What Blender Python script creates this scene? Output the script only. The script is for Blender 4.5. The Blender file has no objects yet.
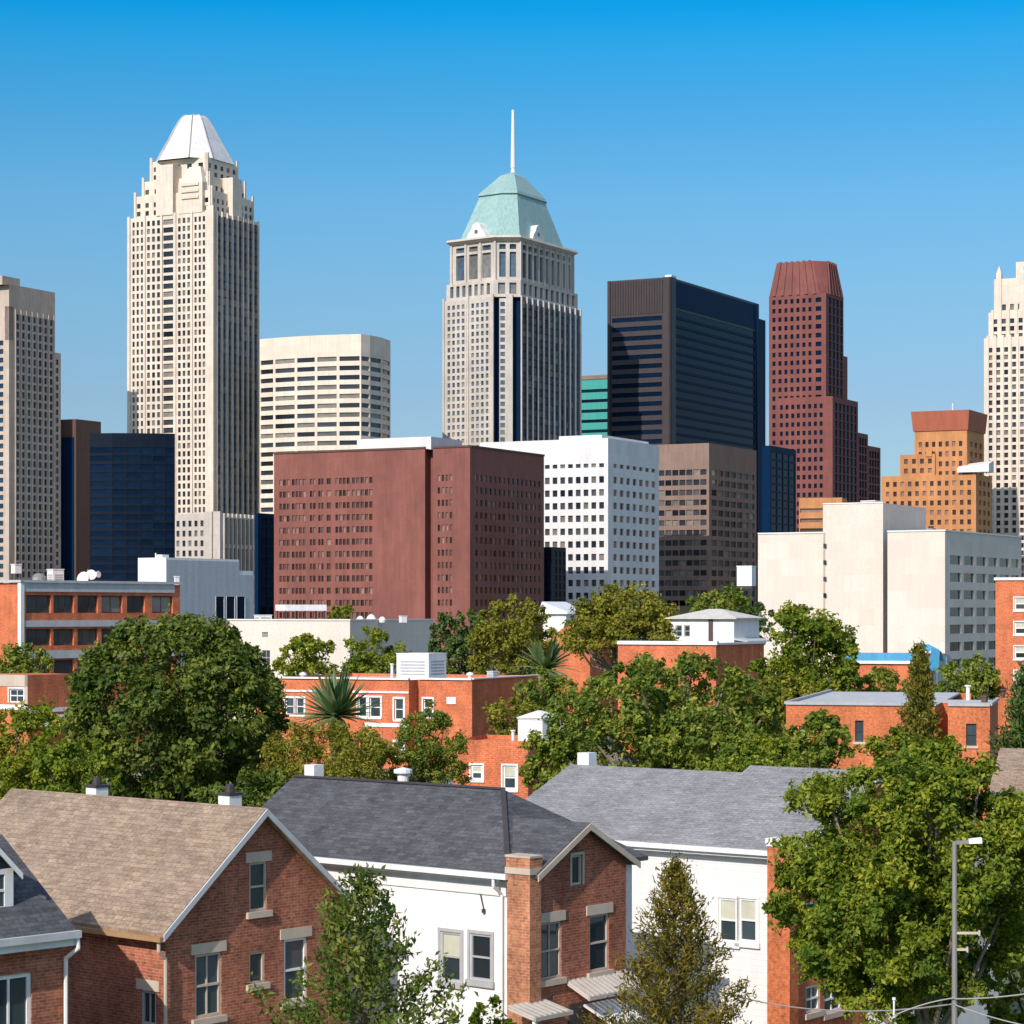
import bpy, math, random
import numpy as np
from mathutils import Vector
R = math.radians
random.seed(7)
SC = bpy.context.scene
COL = SC.collection
# ------------------------------------------------------------------ camera constants
LENS = 85.0
FP = LENS / 36.0 * 1024.0          # focal length in pixels
H = 14.0                           # camera height, m
HZ = 612.0                         # horizon row
SUN_AZ = 28.0                      # sun stands this far left of straight behind the camera
SUN_EL = 33.0

def wx(px, Y): return (px - 512.0) / FP * Y
def wz(py, Y): return H - (py - HZ) / FP * Y

# ------------------------------------------------------------------ mesh builder
class MB:
    def __init__(s): s.v = []; s.f = []
    def poly(s, pts):
        i = len(s.v); s.v.extend([tuple(p) for p in pts]); s.f.append(list(range(i, i + len(pts))))
    def box(s, x0, x1, y0, y1, z0, z1):
        x0, x1 = min(x0, x1), max(x0, x1); y0, y1 = min(y0, y1), max(y0, y1); z0, z1 = min(z0, z1), max(z0, z1)
        i = len(s.v)
        s.v += [(x0,y0,z0),(x1,y0,z0),(x1,y1,z0),(x0,y1,z0),(x0,y0,z1),(x1,y0,z1),(x1,y1,z1),(x0,y1,z1)]
        for f in ((0,3,2,1),(4,5,6,7),(0,1,5,4),(1,2,6,5),(2,3,7,6),(3,0,4,7)): s.f.append([i + k for k in f])
    def hexa(s, lo, hi):
        """lo, hi: matching rings of points; closed solid"""
        n = len(lo); i = len(s.v); s.v += [tuple(p) for p in lo] + [tuple(p) for p in hi]
        s.f.append([i + k for k in reversed(range(n))]); s.f.append([i + n + k for k in range(n)])
        for k in range(n): s.f.append([i + k, i + (k + 1) % n, i + n + (k + 1) % n, i + n + k])
    def prism(s, pts, z0, z1):
        s.hexa([(x, y, z0) for x, y in pts], [(x, y, z1) for x, y in pts])
    def tube(s, p, q, r, r2=None, n=8, caps=True):
        p, q = Vector(p), Vector(q); r2 = r if r2 is None else r2
        d = (q - p).normalized(); a = Vector((0, 0, 1)) if abs(d.z) < .9 else Vector((1, 0, 0))
        t = d.cross(a).normalized(); b = d.cross(t)
        lo = [p + (t * math.cos(k * 2 * math.pi / n) + b * math.sin(k * 2 * math.pi / n)) * r for k in range(n)]
        hi = [q + (t * math.cos(k * 2 * math.pi / n) + b * math.sin(k * 2 * math.pi / n)) * r2 for k in range(n)]
        s.hexa(lo, hi)
    def path(s, pts, r0, r1, n=6):
        m = len(pts) - 1
        for k in range(m):
            s.tube(pts[k], pts[k + 1], r0 + (r1 - r0) * k / m, r0 + (r1 - r0) * (k + 1) / m, n)
    def beam(s, p, q, w, h):
        """bar from p to q, w wide sideways, h tall (vertical)"""
        p, q = Vector(p), Vector(q); d = (q - p).normalized()
        t = d.cross(Vector((0, 0, 1))).normalized() * (w / 2); u = Vector((0, 0, 1)) * (h / 2)
        s.hexa([p - t - u, p + t - u, p + t + u, p - t + u], [q - t - u, q + t - u, q + t + u, q - t + u])
    def lathe(s, cx, cy, prof, n=12):
        for (r0, z0), (r1, z1) in zip(prof[:-1], prof[1:]):
            for k in range(n):
                a, b = 2 * math.pi * k / n, 2 * math.pi * (k + 1) / n
                s.poly([(cx + r0*math.cos(a), cy + r0*math.sin(a), z0), (cx + r0*math.cos(b), cy + r0*math.sin(b), z0),
                        (cx + r1*math.cos(b), cy + r1*math.sin(b), z1), (cx + r1*math.cos(a), cy + r1*math.sin(a), z1)])
    def mesh(s, name, mat):
        me = bpy.data.meshes.new(name); me.from_pydata(s.v, [], s.f)
        uv = me.uv_layers.new(name='uv')
        V = np.array(s.v, dtype=float); buf = []
        for f in s.f:
            P = V[f]
            if len(f) >= 3:
                n = np.cross(P[1] - P[0], P[2] - P[0])
                if np.linalg.norm(n) < 1e-9 and len(f) > 3: n = np.cross(P[2] - P[0], P[3] - P[0])
            l = np.linalg.norm(n); n = n / l if l > 1e-12 else np.array([0, 0, 1.])
            if abs(n[2]) > .995: t = np.array([1., 0, 0]); b = np.array([0, 1., 0])
            else:
                t = np.array([-n[1], n[0], 0]); t /= np.linalg.norm(t); b = np.cross(n, t)
            buf.append(np.stack([P @ t, P @ b], 1))
        uv.data.foreach_set('uv', np.concatenate(buf).astype(np.float32).ravel())
        me.materials.append(mat); return me
    def build(s, name, mat, parent=None):
        o = bpy.data.objects.new(name, s.mesh(name, mat)); COL.objects.link(o)
        if parent is not None: o.parent = parent
        return o

def tag(o, label=None, cat=None, group=None, kind=None):
    if label: o['label'] = label
    if cat: o['category'] = cat
    if group: o['group'] = group
    if kind: o['kind'] = kind
    return o
def thing(name, label, cat, loc=(0, 0, 0), rot=0.0, group=None):
    o = bpy.data.objects.new(name, None); COL.objects.link(o)
    o.location = loc; o.rotation_euler = (0, 0, rot); o.empty_display_size = .3
    return tag(o, label, cat, group)
def copy_tree(o, parent=None):
    c = o.copy(); COL.objects.link(c); c.parent = parent
    for ch in o.children: copy_tree(ch, c)
    return c

# ------------------------------------------------------------------ materials
def newmat(name):
    m = bpy.data.materials.new(name); m.use_nodes = True
    nt = m.node_tree; b = nt.nodes['Principled BSDF']; return m, nt, b
def N(nt, t, **kw):
    n = nt.nodes.new(t)
    for k, v in kw.items(): setattr(n, k, v)
    return n
def rgba(c): return (c[0], c[1], c[2], 1)
def mix(nt, fac, a, b, mode='MIX'):
    m = N(nt, 'ShaderNodeMix', data_type='RGBA', blend_type=mode); L = nt.links
    for k, v in ((0, fac), (6, a), (7, b)):
        if hasattr(v, 'is_output'): L.new(v, m.inputs[k])
        elif k == 0: m.inputs[k].default_value = v
        else: m.inputs[k].default_value = rgba(v)
    return m.outputs[2]
def noise(nt, vec, scale, detail=3, rough=.55):
    n = N(nt, 'ShaderNodeTexNoise'); n.inputs['Scale'].default_value = scale; n.inputs['Detail'].default_value = detail
    n.inputs['Roughness'].default_value = rough
    if vec is not None: nt.links.new(vec, n.inputs['Vector'])
    return n.outputs['Fac']
def ramp(nt, fac, stops):
    r = N(nt, 'ShaderNodeValToRGB'); e = r.color_ramp.elements
    while len(e) < len(stops): e.new(.5)
    for el, (p, c) in zip(e, stops): el.position = p; el.color = rgba(c if isinstance(c, tuple) else (c, c, c))
    nt.links.new(fac, r.inputs[0]); return r.outputs[0]
def mapping(nt, out, scale):
    m = N(nt, 'ShaderNodeMapping'); m.inputs['Scale'].default_value = scale; nt.links.new(out, m.inputs[0]); return m.outputs[0]
def bump(nt, b, h, strength, dist=.02):
    n = N(nt, 'ShaderNodeBump'); n.inputs['Strength'].default_value = strength; n.inputs['Distance'].default_value = dist
    nt.links.new(h, n.inputs['Height']); nt.links.new(n.outputs[0], b.inputs['Normal'])
def mul(c, k): return (c[0] * k, c[1] * k, c[2] * k)

def plain(name, col, rough=.7, var=.15, scale=.4, streak=.12, metal=0.0, spec=.3, fine=3.0, joint=None, patch=0.0):
    """painted / stone / concrete surface: broad mottling, rain streaks, fine grain"""
    m, nt, b = newmat(name); tc = N(nt, 'ShaderNodeTexCoord').outputs['Object']
    n1 = noise(nt, tc, scale, 4); n2 = noise(nt, mapping(nt, tc, (1.3, 1.3, .06)), 1.0, 4); n3 = noise(nt, tc, fine, 2)
    c = mix(nt, n1, mul(col, 1 - var), mul(col, 1 + var))
    s = ramp(nt, n2, [(.35, 1 - streak), (.62, 1.0)])
    c = mix(nt, 1.0, c, s, 'MULTIPLY')
    c = mix(nt, .35, c, ramp(nt, n3, [(.3, .8), (.7, 1.15)]), 'MULTIPLY')
    if joint:                                   # cladding panels: thin joints and a slightly different tone per panel
        t = N(nt, 'ShaderNodeTexBrick'); nt.links.new(N(nt, 'ShaderNodeUVMap', uv_map='uv').outputs[0], t.inputs['Vector'])
        t.offset = 0.0 if joint[3:] else .5
        t.inputs['Color1'].default_value = (1.03, 1.03, 1.03, 1); t.inputs['Color2'].default_value = (.93, .93, .93, 1); t.inputs['Mortar'].default_value = (joint[2],) * 3 + (1,)
        t.inputs['Scale'].default_value = 1.0; t.inputs['Brick Width'].default_value = joint[0]; t.inputs['Row Height'].default_value = joint[1]; t.inputs['Mortar Size'].default_value = min(joint[0], joint[1]) * .018; t.inputs['Mortar Smooth'].default_value = .2
        c = mix(nt, 1.0, c, t.outputs[0], 'MULTIPLY')
    if patch:
        c = mix(nt, 1.0, c, ramp(nt, noise(nt, mapping(nt, tc, (.11, .11, .05)), 1.0, 6, .65), [(.38, 1 - patch), (.6, 1.0)]), 'MULTIPLY')
    nt.links.new(c, b.inputs['Base Color']); b.inputs['Roughness'].default_value = rough
    b.inputs['Metallic'].default_value = metal; b.inputs['Specular IOR Level'].default_value = spec
    bump(nt, b, n3, .15, .02)
    return m
def brick(name, c1, c2, mortar, k=1.0, mottle=.3, rough=.85, bw=.22, bh=.075):
    m, nt, b = newmat(name); uv = N(nt, 'ShaderNodeUVMap', uv_map='uv').outputs[0]
    t = N(nt, 'ShaderNodeTexBrick'); nt.links.new(uv, t.inputs['Vector'])
    t.inputs['Color1'].default_value = rgba(c1); t.inputs['Color2'].default_value = rgba(c2); t.inputs['Mortar'].default_value = rgba(mortar)
    t.inputs['Scale'].default_value = 1.0; t.inputs['Brick Width'].default_value = bw * k; t.inputs['Row Height'].default_value = bh * k
    t.inputs['Mortar Size'].default_value = .011 * k; t.inputs['Bias'].default_value = -.1; t.inputs['Mortar Smooth'].default_value = .3
    tc = N(nt, 'ShaderNodeTexCoord').outputs['Object']
    n1 = noise(nt, tc, .6, 5); n2 = noise(nt, uv, 7.0, 3, .7); n3 = noise(nt, mapping(nt, tc, (1., 1., .12)), 1.6, 4)
    c = mix(nt, 1.0, t.outputs[0], ramp(nt, n1, [(.3, 1 - mottle), (.7, 1 + mottle)]), 'MULTIPLY')
    c = mix(nt, 1.0, c, ramp(nt, n2, [(.28, .55), (.5, 1.0), (.75, 1.35)]), 'MULTIPLY')
    c = mix(nt, 1.0, c, ramp(nt, n3, [(.3, .82), (.6, 1.04)]), 'MULTIPLY')
    nt.links.new(c, b.inputs['Base Color']); b.inputs['Roughness'].default_value = rough; b.inputs['Specular IOR Level'].default_value = .2
    bump(nt, b, t.outputs['Fac'], -.4, .012)
    return m
def shingle(name, cols, k=1.0, rough=.9):
    m, nt, b = newmat(name); uv = N(nt, 'ShaderNodeUVMap', uv_map='uv').outputs[0]
    t = N(nt, 'ShaderNodeTexBrick'); nt.links.new(uv, t.inputs['Vector'])
    t.inputs['Color1'].default_value = rgba(cols[0]); t.inputs['Color2'].default_value = rgba(cols[1]); t.inputs['Mortar'].default_value = rgba(mul(cols[0], .45))
    t.inputs['Scale'].default_value = 1.0; t.inputs['Brick Width'].default_value = .33 * k; t.inputs['Row Height'].default_value = .145 * k
    t.inputs['Mortar Size'].default_value = .009 * k; t.inputs['Bias'].default_value = 0.; t.inputs['Mortar Smooth'].default_value = .6
    n1 = noise(nt, uv, .7, 5, .6); n2 = noise(nt, mapping(nt, uv, (2.2, 5.5, 1)), 1.0, 3, .7); n3 = noise(nt, mapping(nt, uv, (1.6, .3, 1)), 1.0, 4)
    c = mix(nt, 1.0, t.outputs[0], ramp(nt, n1, [(.3, .78), (.7, 1.2)]), 'MULTIPLY')
    c = mix(nt, .55, c, ramp(nt, n2, [(.3, .62), (.7, 1.35)]), 'MULTIPLY')
    n4 = noise(nt, mapping(nt, uv, (9, 16, 1)), 1.0, 2, .8); c = mix(nt, .7, c, ramp(nt, n4, [(.3, .6), (.7, 1.4)]), 'MULTIPLY')
    c = mix(nt, ramp(nt, n3, [(.55, 0.), (.72, .35)]), c, cols[2])
    nt.links.new(c, b.inputs['Base Color']); b.inputs['Roughness'].default_value = rough; b.inputs['Specular IOR Level'].default_value = .25
    bump(nt, b, t.outputs['Fac'], -.5, .02)
    return m
def siding(name, col, pitch=.18):
    m, nt, b = newmat(name); uv = N(nt, 'ShaderNodeUVMap', uv_map='uv').outputs[0]
    sx = N(nt, 'ShaderNodeSeparateXYZ'); nt.links.new(uv, sx.inputs[0])
    d = N(nt, 'ShaderNodeMath', operation='DIVIDE'); nt.links.new(sx.outputs[1], d.inputs[0]); d.inputs[1].default_value = pitch
    fr = N(nt, 'ShaderNodeMath', operation='FRACT'); nt.links.new(d.outputs[0], fr.inputs[0])
    line = ramp(nt, fr.outputs[0], [(0.0, .72), (.1, 1.0), (1.0, 1.0)])
    n1 = noise(nt, uv, .5, 4); n2 = noise(nt, mapping(nt, uv, (3, .4, 1)), 1.0, 4)
    c = mix(nt, 1.0, mix(nt, n1, mul(col, .94), mul(col, 1.04)), line, 'MULTIPLY')
    c = mix(nt, 1.0, c, ramp(nt, n2, [(.3, .9), (.6, 1.0)]), 'MULTIPLY')
    nt.links.new(c, b.inputs['Base Color']); b.inputs['Roughness'].default_value = .55
    bump(nt, b, fr.outputs[0], .5, .02)
    return m
def glass(name, c1, c2, rough=.08, spec=.5, lo=.0, c3=None):
    """opaque window glass; every pane gets its own tone, a few have pale blinds"""
    m, nt, b = newmat(name)
    g = N(nt, 'ShaderNodeNewGeometry').outputs['Random Per Island']; oi = N(nt, 'ShaderNodeObjectInfo').outputs['Random']
    a = N(nt, 'ShaderNodeMath', operation='ADD'); nt.links.new(g, a.inputs[0]); nt.links.new(oi, a.inputs[1])
    f = N(nt, 'ShaderNodeMath', operation='FRACT'); nt.links.new(a.outputs[0], f.inputs[0])
    st = [(0.0, c1), (.62 if c3 else .85, c2)]
    if c3: st += [(.78, mul(c3, .5)), (.9, c3), (1.0, mul(c3, .7))]
    c = ramp(nt, f.outputs[0], st)
    tc = N(nt, 'ShaderNodeTexCoord').outputs['Object']
    nn = noise(nt, tc, .5, 2)
    c = mix(nt, .6, c, ramp(nt, nn, [(.3, .6), (.7, 1.3)]), 'MULTIPLY')
    nt.links.new(c, b.inputs['Base Color']); b.inputs['Roughness'].default_value = rough; b.inputs['Specular IOR Level'].default_value = spec
    bump(nt, b, nn, .04, .05)
    return m
def leafmat(name, c1, c2, c3, trans=.3, rough=.6):
    m, nt, b = newmat(name)
    g = N(nt, 'ShaderNodeNewGeometry').outputs['Random Per Island']
    at = N(nt, 'ShaderNodeAttribute', attribute_name='clump').outputs['Fac']
    a = N(nt, 'ShaderNodeMath', operation='MULTIPLY_ADD'); nt.links.new(g, a.inputs[0]); a.inputs[1].default_value = .55; 
    h = N(nt, 'ShaderNodeMath', operation='MULTIPLY'); nt.links.new(at, h.inputs[0]); h.inputs[1].default_value = .45
    nt.links.new(h.outputs[0], a.inputs[2])
    c = ramp(nt, a.outputs[0], [(.12, c1), (.5, c2), (.88, c3)])
    nt.links.new(c, b.inputs['Base Color']); b.inputs['Roughness'].default_value = rough; b.inputs['Specular IOR Level'].default_value = .15
    tr = N(nt, 'ShaderNodeBsdfTranslucent')
    nt.links.new(mix(nt, 1.0, c, (1.25, 1.35, .6), 'MULTIPLY'), tr.inputs[0])
    ms = N(nt, 'ShaderNodeMixShader'); ms.inputs[0].default_value = trans
    nt.links.new(b.outputs[0], ms.inputs[1]); nt.links.new(tr.outputs[0], ms.inputs[2])
    nt.links.new(ms.outputs[0], nt.nodes['Material Output'].inputs[0])
    return m

M = {}
M['stone_cream'] = plain('stone_cream', (.76, .66, .545), var=.07, joint=(3.2, 3.02, .86), patch=.12)
M['stone_white'] = plain('stone_white', (.78, .76, .72), var=.05)
M['stone_tan'] = plain('stone_tan', (.58, .47, .385), var=.1, joint=(3.2, 3.02, .86), patch=.15)
M['stone_pale'] = plain('stone_pale', (.585, .53, .465), var=.08, joint=(2.8, 2.78, .86), patch=.14)
M['cream_panel'] = plain('cream_panel', (.80, .68, .55), var=.05, scale=.12, joint=(4.2, 3.4, .9), patch=.08)
M['beige_render'] = plain('beige_render', (.72, .625, .535), var=.03, scale=.1, streak=.04, joint=(3.6, 3.7, .97), patch=.04)
M['white_panel'] = plain('white_panel', (.78, .765, .745), var=.04, joint=(2.4, 3.75, .93), patch=.08)
M['white_paint'] = plain('white_paint', (.80, .79, .76), rough=.5, var=.04, streak=.08)
M['white_metal'] = plain('white_metal', (.78, .78, .77), rough=.4, var=.04, streak=.1)
M['grey_paint'] = plain('grey_paint', (.50, .51, .52), var=.06)
M['grey_trim'] = plain('grey_trim', (.42, .42, .42), var=.08)
M['dark_trim'] = plain('dark_trim', (.06, .05, .05), var=.2, rough=.5)
M['copper'] = plain('copper', (.29, .45, .43), var=.12, scale=.25, streak=.2, rough=.6)
M['teal_panel'] = plain('teal_panel', (.06, .34, .29), var=.06, rough=.4)
M['brown_brick'] = plain('brown_brick', (.265, .096, .074), var=.12, scale=.3, streak=.14, joint=(1.6, 3.22, .88), patch=.22)
M['brown_dark'] = plain('brown_dark', (.11, .065, .055), var=.1)
M['red_granite'] = plain('red_granite', (.225, .074, .062), var=.14, scale=.3, joint=(3, 3.7, .85), patch=.2)
M['orange_brick_far'] = plain('orange_brick_far', (.60, .265, .10), var=.12, scale=.3, joint=(2.2, 3.2, .85), patch=.22)
M['red_cornice'] = plain('red_cornice', (.38, .11, .06), var=.12)
M['taupe'] = plain('taupe', (.27, .18, .14), var=.08, joint=(2.0, 3.1, .85), patch=.15)
M['dark_bronze'] = plain('dark_bronze', (.056, .044, .047), var=.12, rough=.45, joint=(2.0, 4.05, .7))
M['navy_panel'] = plain('navy_panel', (.003, .021, .062), var=.2, rough=.4, spec=.03)
M['black_panel'] = plain('black_panel', (.006, .011, .022), var=.2, rough=.4, spec=.12)
M['blue_wall'] = plain('blue_wall', (.10, .155, .22), var=.1, rough=.4)
M['glass_dark'] = glass('glass_dark', (.006, .009, .014), (.05, .058, .07), c3=(.24, .22, .19))
M['glass_sky'] = glass('glass_sky', (.03, .055, .09), (.10, .14, .19), c3=(.26, .26, .25))
M['glass_blue'] = glass('glass_blue', (.010, .028, .060), (.025, .06, .11), spec=.5)
M['glass_navy'] = glass('glass_navy', (.003, .010, .026), (.005, .017, .042), spec=.05)
M['glass_brown'] = glass('glass_brown', (.02, .012, .011), (.08, .045, .04), c3=(.32, .19, .16))
M['glass_near'] = glass('glass_near', (.015, .026, .032), (.05, .075, .085), rough=.04, spec=.5)  # brighter teal base colour stands in for reflections in the panes
M['blind'] = plain('blind', (.55, .54, .42), var=.05)
M['roof_grey'] = plain('roof_grey', (.50, .50, .50), var=.12, scale=.5)
M['roof_pale'] = plain('roof_pale', (.62, .58, .52), var=.08)
M['brick_red'] = brick('brick_red', (.42, .125, .062), (.27, .075, .042), (.34, .21, .15))
M['brick_orange'] = brick('brick_orange', (.60, .165, .055), (.49, .125, .042), (.50, .20, .11), mottle=.18)
M['brick_chimney'] = brick('brick_chimney', (.52, .20, .095), (.38, .13, .065), (.42, .27, .18))
M['brick_mid'] = brick('brick_mid', (.64, .155, .055), (.55, .125, .045), (.56, .24, .14), k=1.6, mottle=.22)
M['brick_dull'] = brick('brick_dull', (.27, .07, .045), (.21, .055, .04), (.26, .13, .10), k=1.6, mottle=.12)
M['shingle_tan'] = shingle('shingle_tan', ((.34, .25, .175), (.25, .18, .13), (.30, .24, .2)))
M['shingle_dark'] = shingle('shingle_dark', ((.105, .105, .115), (.065, .066, .073), (.13, .13, .14)))
M['shingle_grey'] = shingle('shingle_grey', ((.28, .275, .278), (.22, .218, .222), (.30, .29, .29)))
M['clay_tile'] = shingle('clay_tile', ((.62, .22, .08), (.5, .16, .06), (.55, .24, .11)), k=1.4)
M['siding_white'] = siding('siding_white', (.80, .79, .76))
M['render_white'] = plain('render_white', (.80, .79, .77), var=.03, streak=.06, scale=.3)
M['lintel'] = plain('lintel', (.55, .46, .36), var=.1)
M['copper_gutter'] = plain('copper_gutter', (.40, .24, .12), var=.1)
M['bark'] = plain('bark', (.13, .095, .065), var=.3, scale=2, rough=.9)
M['bark_pale'] = plain('bark_pale', (.26, .21, .16), var=.3, scale=2, rough=.9)
M['blue_band'] = plain('blue_band', (.08, .36, .58), var=.08)
M['steel'] = plain('steel', (.27, .255, .235), rough=.5, var=.1, metal=.2)
M['cable'] = plain('cable', (.38, .37, .35), var=.1)
M['leaf_oak'] = leafmat('leaf_oak', (0.048, 0.085, 0.017), (0.117, 0.165, 0.028), (0.234, 0.254, 0.047))
M['leaf_fresh'] = leafmat('leaf_fresh', (0.062, 0.119, 0.015), (0.169, 0.225, 0.022), (0.35, 0.35, 0.037))
M['leaf_olive'] = leafmat('leaf_olive', (0.115, 0.132, 0.016), (0.218, 0.213, 0.025), (0.345, 0.31, 0.052))
M['leaf_mid'] = leafmat('leaf_mid', (0.067, 0.119, 0.019), (0.168, 0.223, 0.032), (0.335, 0.342, 0.055))
M['leaf_yellow'] = leafmat('leaf_yellow', (.11, .16, .012), (.21, .25, .02), (.34, .34, .045))
M['leaf_conifer'] = leafmat('leaf_conifer', (.075, .072, .010), (.165, .14, .018), (.29, .215, .035), trans=.25)
M['leaf_cypress'] = leafmat('leaf_cypress', (0.086, 0.098, 0.015), (0.161, 0.155, 0.023), (0.253, 0.207, 0.034), trans=.2)
M['leaf_pine'] = leafmat('leaf_pine', (0.043, 0.098, 0.026), (0.085, 0.143, 0.039), (0.143, 0.195, 0.046), trans=.2)
M['leaf_palm'] = leafmat('leaf_palm', (.065, .12, .045), (.12, .18, .07), (.22, .27, .12), trans=.15, rough=.4)

# ------------------------------------------------------------------ facades
def clip_poly(pts, planes):
    for a, b, c in planes:                      # keep a*u + b*z <= c
        out = []
        for i in range(len(pts)):
            p, q = pts[i], pts[(i + 1) % len(pts)]
            dp, dq = a * p[0] + b * p[1] - c, a * q[0] + b * q[1] - c
            if dp <= 0: out.append(p)
            if (dp < 0 < dq) or (dq < 0 < dp):
                t = dp / (dp - dq); out.append((p[0] + (q[0] - p[0]) * t, p[1] + (q[1] - p[1]) * t))
        pts = out
        if len(pts) < 3: return None
    return pts
def facade(mb, p, q, z0, z1, xs, zs, d, rects=None, clip=None):
    """wall from p to q (2-D, left to right seen from outside) with openings xs (along the wall) by zs, recessed d"""
    p = Vector((p[0], p[1], 0)); q = Vector((q[0], q[1], 0)); u = (q - p); W = u.length; u = u / W
    n = u.cross(Vector((0, 0, 1)))
    holes = None
    if xs and not isinstance(xs[0][0], (int, float)):
        holes = xs; xs = [h[0] for h in holes]; zs = [h[1] for h in holes]
    xs = [(max(0, a), min(W, b)) for a, b in xs]; zs = [(max(z0, a), min(z1, b)) for a, b in zs]
    xs_s = [x for x in xs if x[1] - x[0] > .02]; zs_s = [z for z in zs if z[1] - z[0] > .02]
    xb = sorted({0.0, W} | {round(v, 4) for x in xs_s for v in x}); zb = sorted({z0, z1} | {round(v, 4) for z in zs_s for v in z})
    P = lambda a, z, dep=0: p + u * a + Vector((0, 0, z)) - n * dep
    for i in range(len(xb) - 1):
        if xb[i + 1] - xb[i] < 1e-3: continue
        xm = (xb[i] + xb[i + 1]) / 2
        for j in range(len(zb) - 1):
            if zb[j + 1] - zb[j] < 1e-3: continue
            zm = (zb[j] + zb[j + 1]) / 2
            if holes: op = any(a < xm < b and c < zm < e for (a, b), (c, e) in holes)
            else: op = any(a < xm < b for a, b in xs_s) and any(c < zm < e for c, e in zs_s)
            a, b, c, e = xb[i], xb[i + 1], zb[j], zb[j + 1]
            if not op:
                pts = [(a, c), (b, c), (b, e), (a, e)]
                if clip: pts = clip_poly(pts, clip)
                if pts: mb.poly([P(x, z) for x, z in pts])
            elif not holes:
                mb.poly([P(a, c), P(a, c, d), P(a, e, d), P(a, e)]); mb.poly([P(b, c), P(b, e), P(b, e, d), P(b, c, d)])
                mb.poly([P(a, c), P(b, c), P(b, c, d), P(a, c, d)]); mb.poly([P(a, e), P(a, e, d), P(b, e, d), P(b, e)])
                if rects is not None: rects.append((p, u, n, a, b, c, e, d))
    if holes:
        for (a, b), (c, e) in holes:
            mb.poly([P(a, c), P(a, c, d), P(a, e, d), P(a, e)]); mb.poly([P(b, c), P(b, e), P(b, e, d), P(b, c, d)])
            mb.poly([P(a, c), P(b, c), P(b, c, d), P(a, c, d)]); mb.poly([P(a, e), P(a, e, d), P(b, e, d), P(b, e)])
            if rects is not None: rects.append((p, u, n, a, b, c, e, d))

def add_windows(root, rects, mat, limit=100, rot=0.0, name='window', seen_z=0.0, bars=False):
    """one object per pane while they can be counted; the rest past the limit as one part"""
    rects = [r for r in rects if r[6] > seen_z]
    ca, sa = math.cos(rot), math.sin(rot)
    def key(r):
        n = r[2]; ny = n.x * sa + n.y * ca
        return -round((r[4] - r[3]) * (r[6] - r[5]) * max(.05, -ny), 2) * 1000 - r[6]
    rects.sort(key=key)
    cache = {}
    for p, u, n, a, b, c, e, d in rects[:limit]:
        w, h = round(b - a, 2), round(e - c, 2); k = (w, h, round(u.x, 3), round(u.y, 3))
        if k not in cache:
            mb = MB(); U = u * (w / 2 + .01); Z = Vector((0, 0, h / 2 + .01)); B = -n * .04
            mb.hexa([-U - Z + B, U - Z + B, U + Z + B, -U + Z + B], [-U - Z, U - Z, U + Z, -U + Z])
            cache[k] = mb.mesh(name, mat)
        o = bpy.data.objects.new(name, cache[k]); COL.objects.link(o); o.parent = root
        o.location = p + u * ((a + b) / 2) + Vector((0, 0, (c + e) / 2)) - n * (d - .01)
    if len(rects) > limit:
        mb = MB()
        for p, u, n, a, b, c, e, d in rects[limit:]:
            q = lambda x, z: p + u * x + Vector((0, 0, z)) - n * (d - .01)
            mb.poly([q(a, c), q(b, c), q(b, e), q(a, e)])
        tag(mb.build(name + '_rest' if False else 'windows', mat, root), kind='stuff')

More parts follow.
